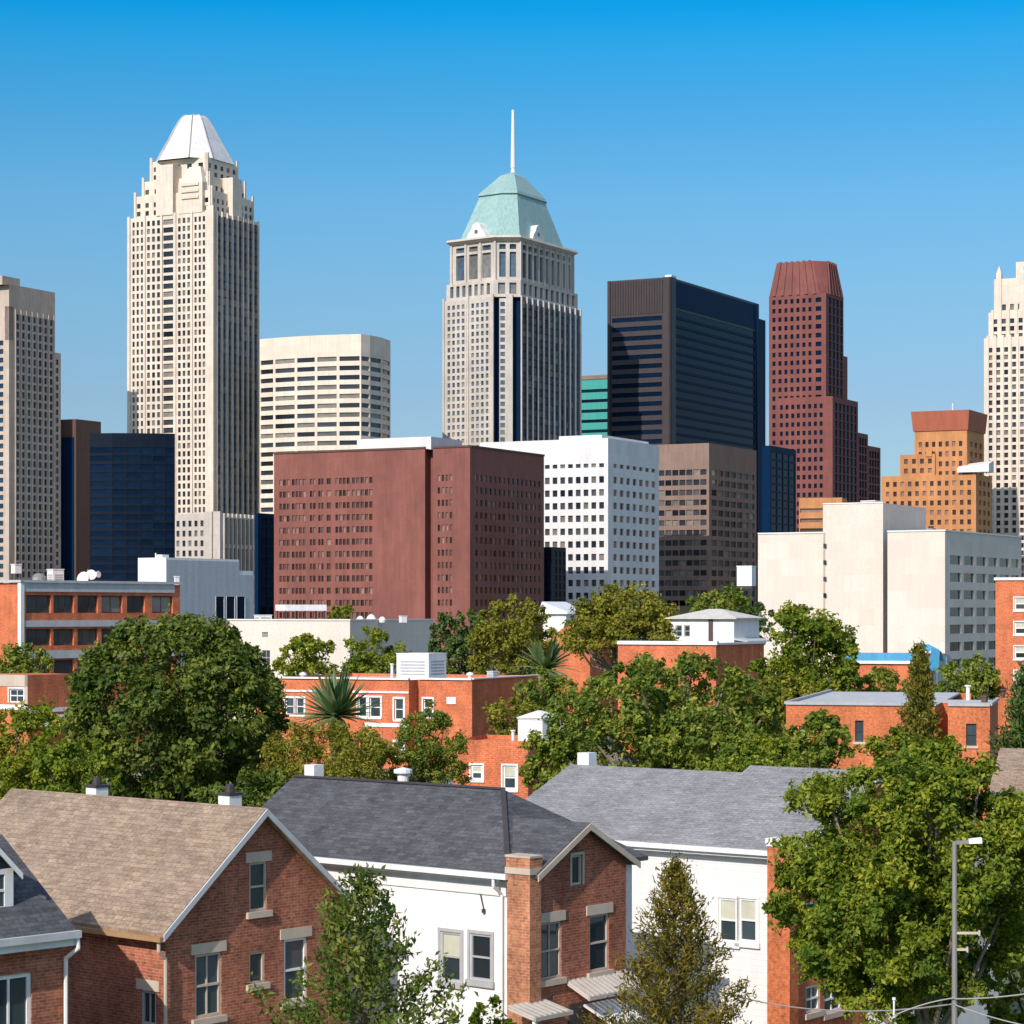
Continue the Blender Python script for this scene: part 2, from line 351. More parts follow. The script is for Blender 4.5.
class Bld:
    """a building whose nearest corner stands at pixel column px, Y metres away; left face along local y, right face along local x"""
    def __init__(s, name, label, cat, px, Y, al=62.5, group=None):
        s.Y = Y; s.X = wx(px, Y); s.a = R(al); s.root = thing(name, label, cat, (s.X, Y, 0), s.a, group)
        s.r = (math.cos(s.a), math.sin(s.a)); s.l = (-math.sin(s.a), math.cos(s.a)); s.w = MB(); s.rects = []
    def L(s, px, xo=0.0):
        t = (px - 512) / FP; x0 = s.X + xo * s.r[0]; y0 = s.Y + xo * s.r[1]
        return (t * y0 - x0) / (s.l[0] - t * s.l[1])
    def Rr(s, px, yo=0.0):
        t = (px - 512) / FP; x0 = s.X + yo * s.l[0]; y0 = s.Y + yo * s.l[1]
        return (t * y0 - x0) / (s.r[0] - t * s.r[1])
    def depth(s, x, y): return s.Y + x * s.r[1] + y * s.l[1]
    def z(s, py, x=0.0, y=0.0): return wz(py, s.depth(x, y))
    def colsL(s, pa, pb, n, frac, xo=0.0):
        a, b = s.L(pb, xo), s.L(pa, xo); w = (b - a) / n
        return [(a + i * w + (1 - frac) / 2 * w, a + i * w + (1 + frac) / 2 * w) for i in range(n)]
    def colsR(s, pa, pb, n, frac, yo=0.0):
        a, b = s.Rr(pa, yo), s.Rr(pb, yo); w = (b - a) / n
        return [(a + i * w + (1 - frac) / 2 * w, a + i * w + (1 + frac) / 2 * w) for i in range(n)]
    def rows(s, py, pitch, n, h, Y=None):
        k = (Y or s.Y) / FP; zt = wz(py, Y or s.Y)
        return [(zt - i * pitch * k - h * k, zt - i * pitch * k) for i in range(n)]
    def faceL(s, xo, y0, y1, z0, z1, cols=(), rows=(), d=.4, mb=None, rects=None):
        facade(mb or s.w, (xo, y1), (xo, y0), z0, z1, [(y1 - b, y1 - a) for a, b in cols], list(rows), d, s.rects if rects is None else rects)
    def faceR(s, yo, x0, x1, z0, z1, cols=(), rows=(), d=.4, mb=None, rects=None):
        facade(mb or s.w, (x0, yo), (x1, yo), z0, z1, [(a - x0, b - x0) for a, b in cols], list(rows), d, s.rects if rects is None else rects)
    def block(s, x0, x1, y0, y1, z0, z1, Lc=(), Lz=(), Rc=(), Rz=(), d=.4, mb=None, rects=None):
        m = mb or s.w
        s.faceL(x0, y0, y1, z0, z1, Lc, Lz, d, m, rects); s.faceR(y0, x0, x1, z0, z1, Rc, Rz, d, m, rects)
        m.poly([(x1, y0, z0), (x1, y1, z0), (x1, y1, z1), (x1, y0, z1)]); m.poly([(x1, y1, z0), (x0, y1, z0), (x0, y1, z1), (x1, y1, z1)])
        m.poly([(x0, y0, z1), (x1, y0, z1), (x1, y1, z1), (x0, y1, z1)])
    def finish(s, wall, glassmat=None, limit=100, seen=0.0):
        w = s.w.build('wall', wall, s.root)
        if glassmat: add_windows(s.root, s.rects, glassmat, limit, s.a, seen_z=seen)
        return w

# ================================================================== SKYLINE
GSKY = 'office towers on the skyline'
# ---- tan tower cut by the left edge of the view
b = Bld('office_tower', 'tan stone tower with dark window columns, cut by the left edge', 'tower', 9, 850, 62.5, GSKY)
xr, yl = b.Rr(55), b.L(-60)
zt = b.z(284); fl = b.rows(313, 8.6, 34, 6.2)
b.faceR(0, 0, xr, 0, zt, b.colsR(15, 54, 7, .5), fl)
b.faceL(0, 0, yl, 0, b.z(305), b.colsL(-60, 5, 9, .55), b.rows(340, 8.6, 31, 5))
b.faceL(2.5, 0, yl, b.z(337), zt)
b.w.box(.0, 2.5, .0, 1.8, b.z(340), b.z(306))
b.w.poly([(0, 0, zt), (xr, 0, zt), (xr, yl, zt), (0, yl, zt)]); b.w.poly([(xr, 0, 0), (xr, yl, 0), (xr, yl, zt), (xr, 0, zt)]); b.w.poly([(0, yl, 0), (xr, yl, 0), (xr, yl, zt), (0, yl, zt)])
x2 = b.Rr(63.5); b.block(xr, x2, 1.2, 24, 0, b.z(345), Rc=b.colsR(57, 62.5, 1, .5), Rz=b.rows(352, 8.6, 30, 5.5))
b.w.box(.0, xr * .38, 3, 18, zt, b.z(275))
for x0, x1 in b.colsR(12.5, 56.5, 8, .16): b.w.box(x0, x1, -.35, -.003, 0, b.z(308))
b.finish(M['stone_tan'], M['glass_blue'])

# ---- brown slab behind the black glass block
b = Bld('office_block', 'dark brown slab with a navy glass side behind the black glass block', 'office block', 76, 880, 62.5, GSKY)
xr, yl = b.Rr(101), b.L(60); zt = b.z(419)
b.block(0, xr, 0, yl, 0, zt)
b.finish(M['brown_dark'])
g = MB(); g.box(-.4, -.02, .8, yl - .5, 0, b.z(437)); g.build('glass_wall', M['navy_panel'], b.root)

# ---- chains of facets for the two bowed buildings
def chain(px, Y, left, right):
    """corner point plus facets: left = [(angle left of the axis, px end)...], right likewise; returns left-to-right local points"""
    X0 = wx(px, Y); pts = [(X0, Y)]
    def step(x, y, ang, pe, sgn):
        t = (pe - 512) / FP; dx, dy = sgn * math.sin(R(ang)), math.cos(R(ang))
        s_ = (t * y - x) / (dx - t * dy); return x + dx * s_, y + dy * s_
    x, y = X0, Y; Lp = []
    for a, pe in left: x, y = step(x, y, a, pe, -1); Lp.append((x, y))
    x, y = X0, Y; Rp = []
    for a, pe in right: x, y = step(x, y, a, pe, 1); Rp.append((x, y))
    allp = list(reversed(Lp)) + [(X0, Y)] + Rp
    return [(px_ - X0, py_ - Y) for px_, py_ in allp]

pts = chain(112, 770, [(76, 90)], [(86, 126), (84, 140), (81, 153), (78, 165), (74, 175)])
root = thing('office_block', 'low black glass office block with a faintly bowed front', 'office block', (wx(112, 770), 770, 0), 0, GSKY)
zt = wz(433, 770); wall = MB(); back = [(pts[-1][0] - 5, pts[-1][1] + 14), (pts[0][0] + 3, pts[0][1] + 14)]
nf = 17; fh = 8.4 * 770 / FP
for (p, q) in zip(pts[:-1], pts[1:]):
    W = math.dist(p, q); rc = []
    facade(wall, p, q, 0, zt, [(.15, W - .15)], [(zt - 4.5 - (i + 1) * fh + .9, zt - 4.5 - i * fh) for i in range(nf)], .15, rc)
    add_windows(root, rc, M['glass_navy'], 100)
wall.poly([(x, y, zt) for x, y in pts + back])
for p, q in ((pts[-1], back[0]), (back[0], back[1]), (back[1], pts[0])): wall.poly([(p[0], p[1], 0), (q[0], q[1], 0), (q[0], q[1], zt), (p[0], p[1], zt)])
wall.build('wall', M['black_panel'], root)

# ---- white bowed building with long ribbon windows
pts = chain(361, 880, [(78, 338), (72, 316), (66, 296), (60, 274), (54, 259.8)], [(38, 370), (28, 382), (14, 390.5)])
root = thing('office_tower', 'cream bowed tower with long dark ribbon windows between white bands', 'tower', (wx(361, 880), 880, 0), 0, GSKY)
zt = wz(334, 880); wall = MB(); rc = []
rws = [(wz(356 + i * 9.35 + 4.6, 880), wz(356 + i * 9.35, 880)) for i in range(22)]
for (p, q) in zip(pts[:-1], pts[1:]):
    W = math.dist(p, q); facade(wall, p, q, 0, zt, [(W * .06, W * .94)], rws, .5, rc)
add_windows(root, rc, M['glass_dark'], 100, seen_z=wz(520, 880))
back = [(pts[-1][0] - 6, pts[-1][1] + 22), (pts[0][0] + 8, pts[0][1] + 22)]
wall.poly([(x, y, zt) for x, y in pts + back])
for p, q in ((pts[-1], back[0]), (back[0], back[1]), (back[1], pts[0])): wall.poly([(p[0], p[1], 0), (q[0], q[1], 0), (q[0], q[1], zt), (p[0], p[1], zt)])
wall.build('wall', M['cream_panel'], root)

# ---- tallest cream tower with the white pyramid crown
b = Bld('office_tower', 'tallest cream stone tower with stepped shoulders and white faceted pyramid crown', 'tower', 213, 900, 62.5, GSKY)
xr, yl = b.Rr(259.5), b.L(128); zt = b.z(211); k = 900 / FP
rws = b.rows(215.2, 8.1, 49, 5.3)
lc = b.colsL(131.5, 144, 3, .52) + b.colsL(146, 161, 3, .58) + b.colsL(163, 173.5, 1, .95) + b.colsL(177, 191, 3, .58) + b.colsL(193.5, 206, 3, .55)
b.faceL(0, 0, yl, 0, zt, lc, rws, .45); rcR = []; b.faceR(0, 0, xr, 0, zt, b.colsR(216, 258, 8, .84), [(p - .6, q + .5) for p, q in rws], .45, rects=rcR)
b.w.poly([(xr, 0, 0), (xr, yl, 0), (xr, yl, zt), (xr, 0, zt)]); b.w.poly([(0, yl, 0), (xr, yl, 0), (xr, yl, zt), (0, yl, zt)]); b.w.poly([(0, 0, zt), (xr, 0, zt), (xr, yl, zt), (0, yl, zt)])
add_windows(b.root, rcR, M['glass_sky'], 0, b.a, seen_z=b.z(512))
for pa, pb in ((128, 130.5), (144.6, 145.7), (161.2, 162.8), (174, 176.4), (191.4, 193), (207, 213)):
    b.w.box(-.55, -.003, b.L(pb) if pb < 213 else -.5, b.L(pa), 0, zt + (2 if pb == 213 else .6))
for x0, x1 in b.colsR(213.6, 260.2, 9, .11): b.w.box(x0, x1, -.6, -.003, 0, zt + .5)
# stepped shoulders
def sh(i0, i1, z0, z1, n, ph=1.0):
    x0, x1, y0, y1 = xr * i0, xr * (1 - i1), yl * i0, yl * (1 - i1)
    c1 = [(y0 + (y1 - y0) * (i + .3) / n, y0 + (y1 - y0) * (i + .72) / n) for i in range(n)]
    c2 = [(x0 + (x1 - x0) * (i + .25) / n, x0 + (x1 - x0) * (i + .75) / n) for i in range(n)]
    m = int((z1 - z0 - 1.2) / 3.0); rr = [(z0 + .8 + j * 3.0, z0 + 2.6 + j * 3.0) for j in range(m)]
    b.block(x0, x1, y0, y1, z0, z1, c1, rr, c2, rr, .4)
    for yy in (y0, y1 - .9): b.w.box(x0 - .5, x0 - .003, yy, yy + .9, z0, z1 + 1.6)
    for xx in (x0, x1 - .9): b.w.box(xx, xx + .9, y0 - .5, y0 - .003, z0, z1 + 1.6)
ym = yl * .5; xm = xr * .5
z1, z2, z3 = b.z(199, xm, ym), b.z(184, xm, ym), b.z(164, xm, ym)
sh(.05, .05, zt, z1, 9); sh(.11, .11, z1, z2, 7); sh(.17, .17, z2, z3, 5)
ym = yl * .5; xm = xr * .5
# gabled bay with louvres between the shoulders on the lit face, and lit corner fins
b.w.box(-.4, xr * .17 - .003, yl * .46, yl * .66, zt, b.z(160)); b.w.box(-.2, xr * .17, yl * .12, yl * .40, zt, z1 + 3)
b.w.hexa([(-.2, yl * .12, z1 + 3), (xr * .17, yl * .12, z1 + 3), (xr * .17, yl * .40, z1 + 3), (-.2, yl * .40, z1 + 3)],
         [(3, yl * .2, b.z(163)), (xr * .17, yl * .2, b.z(163)), (xr * .17, yl * .33, b.z(163)), (3, yl * .33, b.z(163))])
for i in range(3): b.w.box(-.7, -.2, yl * .16, yl * .36, z1 - 3 + i * 2.4, z1 - 2 + i * 2.4)
b.w.box(xr * .4, xr * .6, -.4, yl * .17 - .003, zt, b.z(172))
b.finish(M['stone_cream'], M['glass_dark'], seen=b.z(512))
# crown: eight-sided, gently curved
cr = MB(); rib = []
def ring(r, z, c=.52): 
    e = r * c; return [(xm + x, ym + y, z) for x, y in ((-r, -e), (-e, -r), (e, -r), (r, -e), (r, e), (e, r), (-e, r), (-r, e))]
zz_ = lambda py: b.z(py, xm, ym)
prof = [(13.3, zz_(164.5)), (11.3, zz_(153.5)), (9.2, zz_(143)), (6.7, zz_(129)), (4.7, zz_(119.5)), (3.7, zz_(117)), (2.6, zz_(116.2))]
for (r0, za), (r1, zb) in zip(prof[:-1], prof[1:]):
    A, B = ring(r0, za), ring(r1, zb)
    for i in range(8): cr.poly([A[i], A[(i + 1) % 8], B[(i + 1) % 8], B[i]])
cr.poly(ring(*prof[-1])); crown = cr.build('pyramid_roof', M['white_panel'], b.root)
for i in range(8):
    rb = MB(); pp = [Vector(ring(r + .12, z + .05)[i]) for r, z in prof]
    for p, q in zip(pp[:-1], pp[1:]): rb.tube(p, q, .22, n=4)
    rb.build('roof_rib', M['grey_trim'], crown)
mm = MB(); mm.tube((xm, ym, zz_(117)), (xm, ym, zz_(113)), .25); mm.tube((xm + 2, ym, zz_(117)), (xm + 2, ym, zz_(114.5)), .18); mm.build('antenna', M['steel'], b.root)

# ---- stone annexe at its foot, in two wings
b = Bld('office_block', 'low stone block with tall pilasters at the foot of the cream tower', 'office block', 221, 860, 62.5, GSKY)
yl, xr = b.L(172), b.Rr(258); zt = b.z(513)
b.block(0, xr, 0, yl, 0, zt, b.colsL(175, 205, 5, .5), b.rows(520, 10, 11, 6), b.colsR(224, 257, 8, .5), b.rows(518, 30, 4, 26), .5)
for pa, pb in ((206, 213), (214, 221)): b.w.box(-.6, -.003, b.L(pb), b.L(pa), 0, zt + .6)
for x0, x1 in b.colsR(221.5, 258.5, 9, .22): b.w.box(x0, x1, -.6, -.003, 0, zt)
b.finish(M['stone_pale'], M['glass_dark'], seen=b.z(600))
b = Bld('office_block', 'narrow navy slab squeezed between stone annexe and brown brick block', 'office block', 258, 690, 62.5, GSKY)
b.block(0, b.Rr(285), 0, b.L(254.5), 0, b.z(513), Rc=b.colsR(260, 284, 3, .8), Rz=b.rows(517, 10, 10, 8), d=.2)
b.finish(M['navy_panel'], M['glass_navy'], seen=b.z(600))

# ---- brown brick block
b = Bld('office_block', 'wide brown brick block with rows of small square windows', 'office block', 470, 620, 62.5, GSKY)
yl, xr = b.L(274), b.Rr(544); zt = b.z(447)
yg0, yg1 = b.L(433), b.L(425)
rws = b.rows(474, 12.55, 12, 6.2)
wl = [(279, 290, 3), (291.5, 306, 4), (309.5, 316, 2), (318, 324, 2), (326, 331.5, 1), (335, 350, 4), (351.5, 373, 5)]
lc = []
for pa, pb, n in wl: lc += b.colsL(pa, pb, n, .74)
b.faceL(0, yg1, yl, 0, zt, lc, rws, .3)
b.faceL(0, 0, yg0, 0, zt, b.colsL(437, 453, 4, .62), rws, .3)
b.faceL(3.0, yg0, yg1, 0, zt - .6)
b.w.poly([(0, yg0, 0), (3, yg0, 0), (3, yg0, zt), (0, yg0, zt)]); b.w.poly([(0, yg1, 0), (3, yg1, 0), (3, yg1, zt), (0, yg1, zt)])
b.faceR(0, 0, xr, 0, zt, b.colsR(474, 541, 15, .6), rws, .3)
b.w.poly([(xr, 0, 0), (xr, yl, 0), (xr, yl, zt), (xr, 0, zt)]); b.w.poly([(0, yl, 0), (xr, yl, 0), (xr, yl, zt), (0, yl, zt)])
b.w.poly([(0, 0, zt - .3), (xr, 0, zt - .3), (xr, yl, zt - .3), (0, yl, zt - .3)])
b.finish(M['brown_brick'], M['glass_brown'], seen=b.z(618))
p0, p1 = b.L(431, 4), b.L(357, 4)
ph = MB(); ph.box(4, b.Rr(462, p0), p0, p1, zt - .3, b.z(436.5, 4, p0)); ph.build('penthouse', M['white_panel'], b.root)
cp = MB(); cp.box(-.25, .5, yg1, yl + .2, zt + .003, zt + .5); cp.box(-.25, .5, 0, yg0, zt + .003, zt + .5); cp.box(.5, xr, -.25, .5, zt + .003, zt + .5); cp.build('roof_coping', M['brown_dark'], b.root)

# ---- tower with the green copper roof and spire
b = Bld('office_tower', 'stone and blue glass tower with green copper roof and white spire', 'tower', 512, 940, 48, GSKY)
k = 940 / FP
cx = 0.0
# plan: chamfered square given by pixel columns at the shaft: left face 444-492, chamfer 492-524, right face 524-580
def chplan(pl, c0, c1, pr, Yc):
    X0, Y0 = wx((c0 + c1) / 2, Yc), Yc
    a = wx(c0, Yc) - b.X, Yc - b.Y + 1.5; e = wx(c1, Yc) - b.X, Yc - b.Y - 1.5 + 3
    def run(pt, px, ang, sgn):
        t = (px - 512) / FP; x, y = pt[0] + b.X, pt[1] + b.Y; dx, dy = sgn * math.sin(R(ang)), math.cos(R(ang))
        s_ = (t * y - x) / (dx - t * dy); return (pt[0] + dx * s_, pt[1] + dy * s_)
    le = run(a, pl, 52, -1); re = run(e, pr, 29, 1)
    return [le, a, e, re, (le[0] + re[0] - (a[0] + e[0]) / 2 + 0, le[1] + re[1] - (a[1] + e[1]) / 2)]
b.root.rotation_euler = (0, 0, 0)
P = chplan(444, 493, 521, 580, 940)
zsh = wz(296, 940); rws = [(wz(301 + i * 7.15 + 4.4, 940), wz(301 + i * 7.15, 940)) for i in range(46)]
def even(W, a, c, n, f): w = (c - a) / n; return [(W * (a + (i + .5 - f / 2) * w), W * (a + (i + .5 + f / 2) * w)) for i in range(n)]
w, rc, rb2 = MB(), [], []
le, a, e, re, bk = P
WL = math.dist(le, a); WR = math.dist(e, re)
facade(w, le, a, 0, zsh, even(WL, .05, .93, 9, .55), rws, .45, rc)
w2 = MB(); facade(w2, e, re, 0, zsh, even(WR, .02, .98, 11, .84), [(z0 - .75, z1 + .55) for z0, z1 in rws], .3, rc)
# recessed glass corner with a stone pier up the middle
mid = ((a[0] + e[0]) / 2, (a[1] + e[1]) / 2); ins = (mid[0], mid[1] + 4.0)
facade(w, a, (a[0] + .0, a[1] + 3.5), 0, zsh, [], [], .1); facade(w, (e[0], e[1] + 3.5), e, 0, zsh, [], [], .1)
g1 = MB(); A2, E2 = (a[0], a[1] + 3.0), (e[0], e[1] + 3.0); g1.prism([A2, E2, (E2[0], E2[1] + .5), (A2[0], A2[1] + .5)], 0, zsh - 1)
g1.build('corner_glazing', M['navy_panel'], b.root)
pm = mid; w.prism([(pm[0] - .4, pm[1] + .2), (pm[0] + 2.2, pm[1] + .2), (pm[0] + 2.2, pm[1] + 3.2), (pm[0] - .4, pm[1] + 3.2)], 0, zsh + 1)
facade(w, (pm[0] - 3.0, pm[1] + 1.2), (pm[0] - .4, pm[1] + 1.2), 0, zsh - .5, [(.4, 2.2)], rws, .3, rc)
for p, q in ((re, bk), (bk, le)): w.poly([(p[0], p[1], 0), (q[0], q[1], 0), (q[0], q[1], zsh), (p[0], p[1], zsh)])
w.poly([(x, y, zsh) for x, y in (le, a, A2, E2, e, re, bk)])
def fins(p, q, n, wd, dp, z0, z1, first=0, last=None):
    p, q = Vector((*p, 0)), Vector((*q, 0)); u = (q - p); W = u.length; u /= W; nn = u.cross(Vector((0, 0, 1)))
    for i in range(n + 1):
        c = p + u * (W * i / n); A = c - u * wd / 2; B = c + u * wd / 2
        lo = [A + nn * .003, A + nn * dp, B + nn * dp, B + nn * .003]
        w.hexa([(v.x, v.y, z0) for v in lo], [(v.x, v.y, z1) for v in lo])
fins(e, re, 11, .55, .6, 0, zsh + .4); fins(le, a, 2, .8, .5, 0, zsh + 1)
# belvedere tiers
def inset(P_, f):
    c = (sum(p[0] for p in (P_[0], P_[3])) / 2, sum(p[1] for p in (P_[0], P_[3])) / 2)
    return [(c[0] + (x - c[0]) * f, c[1] + (y - c[1]) * f) for x, y in P_]
T1, T2 = inset(P, .965), inset(P, .89)
zb1, zb2 = wz(279, 940), wz(239, 940)
for T, z0, z1, nl, nr, f, rr in ((T1, zsh, zb1, 7, 10, .55, None), (T2, zb1, zb2, 3, 9, .66, None)):
    l0, a0, e0, r0, k0 = T
    zr = [(z0 + 1.2, z1 - 1.0)] if z1 - z0 < 8 else [(z0 + 1.5, z1 - 4.2), (z1 - 3.2, z1 - 1.2)]
    facade(w, l0, a0, z0, z1, even(math.dist(l0, a0), .05, .95, nl, f), zr, 1.0, rc)
    facade(w, a0, e0, z0, z1, even(math.dist(a0, e0), .08, .92, 2, .62), zr, 1.0, rc)
    facade(w, e0, r0, z0, z1, even(math.dist(e0, r0), .03, .97, nr, f), zr, .8, rc)
    for p, q in ((r0, k0), (k0, l0)): w.poly([(p[0], p[1], z0), (q[0], q[1], z0), (q[0], q[1], z1), (p[0], p[1], z1)])
    w.poly([(x, y, z1) for x, y in T])
fins(T2[2], T2[3], 9, .7, .6, zb1, zb2); fins(T2[0], T2[1], 3, 1.0, .5, zb1, zb2)
C1, C2 = inset(P, .975), inset(P, .955)
w.hexa([(x, y, zb2) for x, y in inset(P, .91)], [(x, y, zb2 + 1.1) for x, y in C1]); w.hexa([(x, y, zb2 + 1.104) for x, y in C1], [(x, y, zb2 + 2.0) for x, y in C2])
w.build('wall', M['stone_pale'], b.root); w2.build('curtain_wall', M['blue_wall'], b.root)
add_windows(b.root, rc, M['glass_sky'], 100, 0, seen_z=wz(445, 940))
# copper roof
rf = MB(); zc = zb2 + 2.0
apex = None
def oct_(f, z, P_=None):
    l0, a0, e0, r0, k0 = inset(P, f)
    ch = lambda p, q, t: (p[0] + (q[0] - p[0]) * t, p[1] + (q[1] - p[1]) * t)
    return [(*p, z) for p in (ch(l0, a0, .12), a0, e0, ch(r0, e0, .12), ch(r0, k0, .12), ch(k0, r0, .12), ch(k0, l0, .12), ch(l0, k0, .12))]
YC = 940 + (P[0][1] + P[3][1]) / 2
tiers = [(.84, zc), (.53, wz(200.5, YC)), (.56, wz(200, YC)), (.53, wz(197, YC)), (.2, wz(177, YC)), (.03, wz(172.5, YC))]
for (f0, z0), (f1, z1) in zip(tiers[:-1], tiers[1:]):
    A, B = oct_(f0, z0), oct_(f1, z1)
    for i in range(8): rf.poly([A[i], A[(i + 1) % 8], B[(i + 1) % 8], B[i]])
roof = rf.build('copper_roof', M['copper'], b.root)
# scrolled dormers on the lit and shaded sides
for p, q, t in ((P[0], P[1], .58), (P[2], P[3], .33)):
    dm = MB(); pv, qv = Vector((*inset(P, .9)[P.index(p)], 0)), Vector((*inset(P, .9)[P.index(q)], 0)); u = (qv - pv).normalized(); nn = u.cross(Vector((0, 0, 1)))
    c = pv + (qv - pv) * t
    prof = [(-5, 0), (-4, 2.0), (-2.4, 3.6), (-1.6, 5.4), (0, 6.2), (1.6, 5.4), (2.4, 3.6), (4, 2.0), (5, 0)]
    dm.hexa([c + u * x - nn * 5.0 + Vector((0, 0, zc + z)) for x, z in prof], [c + u * x + nn * .2 + Vector((0, 0, zc + z)) for x, z in prof])
    d_ = dm.build('dormer', M['stone_white'], b.root)
    ey = MB(); cc = c + nn * .203 + Vector((0, 0, zc + 2.4)); ey.hexa([cc + u * .9 * math.cos(i * math.pi / 4) + Vector((0, 0, .9 * math.sin(i * math.pi / 4))) for i in range(8)], [cc + nn * .05 + u * .9 * math.cos(i * math.pi / 4) + Vector((0, 0, .9 * math.sin(i * math.pi / 4))) for i in range(8)])
    ey.build('window', M['glass_dark'], d_)
cxy = (sum(p[0] for p in (P[0], P[3])) / 2, sum(p[1] for p in (P[0], P[3])) / 2)
sp = MB(); Ys = 940 + cxy[1]; sp.tube((*cxy, wz(174, Ys)), (*cxy, wz(168, Ys)), 1.1, .7); sp.tube((*cxy, wz(168, Ys)), (*cxy, wz(110, Ys)), .95, .55, 8)
sp.build('spire', M['white_metal'], b.root)

# ---- teal banded building
b = Bld('office_block', 'teal banded office block glimpsed beside the copper roofed tower', 'office block', 640, 1120, 62.5, GSKY)
b.block(0, 10, 0, b.L(560), 0, b.z(377), [(2, b.L(562))], b.rows(387, 10.2, 12, 3.2), d=.4)
b.finish(M['teal_panel'], M['glass_navy'], seen=b.z(450))
cp = MB(); cp.box(-.4, 10, 0, b.L(560), b.z(377) + .003, b.z(373)); cp.build('roof_coping', M['taupe'], b.root)

# ---- big dark tower
b = Bld('office_tower', 'big dark bronze tower with blank top band and navy glass side', 'tower', 670, 1030, 62.5, GSKY)
yl, xr = b.L(608), b.Rr(757); zt = b.z(277); k = 1030 / FP
b.block(0, xr, 0, yl, 0, zt, [(b.L(662), b.L(612))], b.rows(315, 9.5, 16, 4.6), [(b.Rr(676), b.Rr(755))], b.rows(308, 9.0, 17, 6.6), .3)
for c0, c1 in b.colsL(608.5, 666, 22, .4): b.w.box(-.35, -.003, c0, c1, b.z(312), zt - .8)
b.w.box(-.9, -.003, -.9, b.L(664), 0, zt); b.w.box(-.9, b.Rr(674), -.9, -.003, 0, zt); b.w.box(-.7, -.003, b.L(610.5), yl, 0, zt)
b.finish(M['dark_bronze'], M['glass_navy'], seen=b.z(450))
g = MB(); x0, x1 = b.Rr(676), b.Rr(755); g.box(x0, x1, -.12, -.01, b.z(306), zt - 1.0)
for i in range(17): z = b.z(308 + i * 9.0 + 6.4); g.box(x0, x1, -.12, -.01, z - 1.15, z)
g.build('spandrels', M['navy_panel'], b.root)
e = MB(); e.box(b.Rr(757.5), b.Rr(770.5), 2.5, yl - 4, 0, b.z(291)); e.box(b.Rr(756), b.Rr(757.4), -.8, 2, 0, zt - .3); e.build('side_wing', M['navy_panel'], b.root)
u_ = thing('rooftop_unit', 'small white unit on the dark tower roof', 'rooftop unit', (b.X + b.r[0] * 3, b.Y + b.r[1] * 3 + 3, zt + .0), b.a)
m_ = MB(); m_.box(-1, 3.2, 0, 3, .01, 1.7); m_.build('casing', M['white_metal'], u_); m_ = MB(); m_.box(4.2, 5, .5, 1.2, .01, 1.5); m_.tube((6.5, 1, .01), (6.5, 1, 2.2), .12); m_.build('vent', M['steel'], u_)
# ---- navy block to its right
b = Bld('office_block', 'navy glass block tucked below the stepped red tower', 'office block', 770, 900, 62.5, GSKY)
b.block(0, b.Rr(796), 0, b.L(762), 0, b.z(445.5), Rc=b.colsR(771, 795, 4, .86), Rz=b.rows(452, 8, 11, 6.4), d=.2)
b.finish(M['navy_panel'], M['glass_navy'], seen=b.z(540))

# ---- taupe office
b = Bld('office_block', 'taupe office block with blank top storey beside the white grid block', 'office block', 709, 768, 62.5, GSKY)
yl, xr = b.L(650), b.Rr(756.5); zt = b.z(443)
b.block(0, xr, 0, yl, 0, zt, b.colsL(651, 707, 8, .86), b.rows(469, 10.1, 14, 5.6), b.colsR(711, 755, 7, .8), b.rows(469, 10.1, 14, 6.0), .35)
b.finish(M['taupe'], M['glass_dark'], seen=b.z(598))

# ---- white office with square windows
b = Bld('office_block', 'white office block with a grid of square dark windows', 'office block', 608, 700, 62.5, GSKY)
yl, xr = b.L(480), b.Rr(659); zt = b.z(438)
rws = b.rows(463, 4, 1, 4) + b.rows(476, 12.95, 11, 6.6)
b.block(0, xr, 0, yl, 0, zt, b.colsL(483, 605.5, 16, .62), rws, b.colsR(612, 656.5, 7, .6), rws, .45)
b.finish(M['white_panel'], M['glass_dark'], seen=b.z(612))
r_ = MB(); r_.box(2, xr - 1, 3, yl * .4, zt + .01, b.z(434)); r_.build('penthouse', M['white_panel'], b.root)
# ---- black block between brown and white
b = Bld('office_block', 'small black glass block between the brown brick and white blocks', 'office block', 552, 660, 62.5, GSKY)
b.block(0, b.Rr(566), 0, b.L(538), 0, b.z(547), Lc=b.colsL(540, 551, 3, .85), Lz=b.rows(551, 8, 7, 6), Rc=b.colsR(553, 565, 3, .85), Rz=b.rows(551, 8, 7, 6), d=.2)
b.finish(M['black_panel'], M['glass_navy'], seen=b.z(605))

# ---- stepped red granite tower
b = Bld('office_tower', 'stepped red granite tower with a tapering striped top', 'tower', 826, 1010, 62.5, GSKY)
yl, xr = b.L(769), b.Rr(843.5); zt = b.z(293)
rws = b.rows(297, 8.85, 28, 4.6)
b.block(0, xr, 0, yl, 0, zt, b.colsL(771, 813, 7, .5) + b.colsL(815.5, 821.5, 1, .95), rws, b.colsR(828, 843, 4, .78), [(p - .9, q + .45) for p, q in rws], .45)
xm, ym = xr / 2, yl / 2; zp = b.z(264, xm, ym)
ins_x, ins_y = 2.8, 2.4; cc = 3.0
lo = [(0, cc), (cc, 0), (xr - .3, 0), (xr, .3), (xr, yl - .3), (xr - .3, yl), (.3, yl), (0, yl - .3)]
hi = [(ins_x, ins_y + cc + 1.5), (ins_x + cc + 1.5, ins_y), (xr - ins_x, ins_y), (xr - ins_x, ins_y + .1), (xr - ins_x, yl - ins_y), (xr - ins_x - .1, yl - ins_y), (ins_x, yl - ins_y), (ins_x, yl - ins_y - .1)]
b.w.hexa([(x, y, zt + .004) for x, y in lo], [(x, y, zp) for x, y in hi])
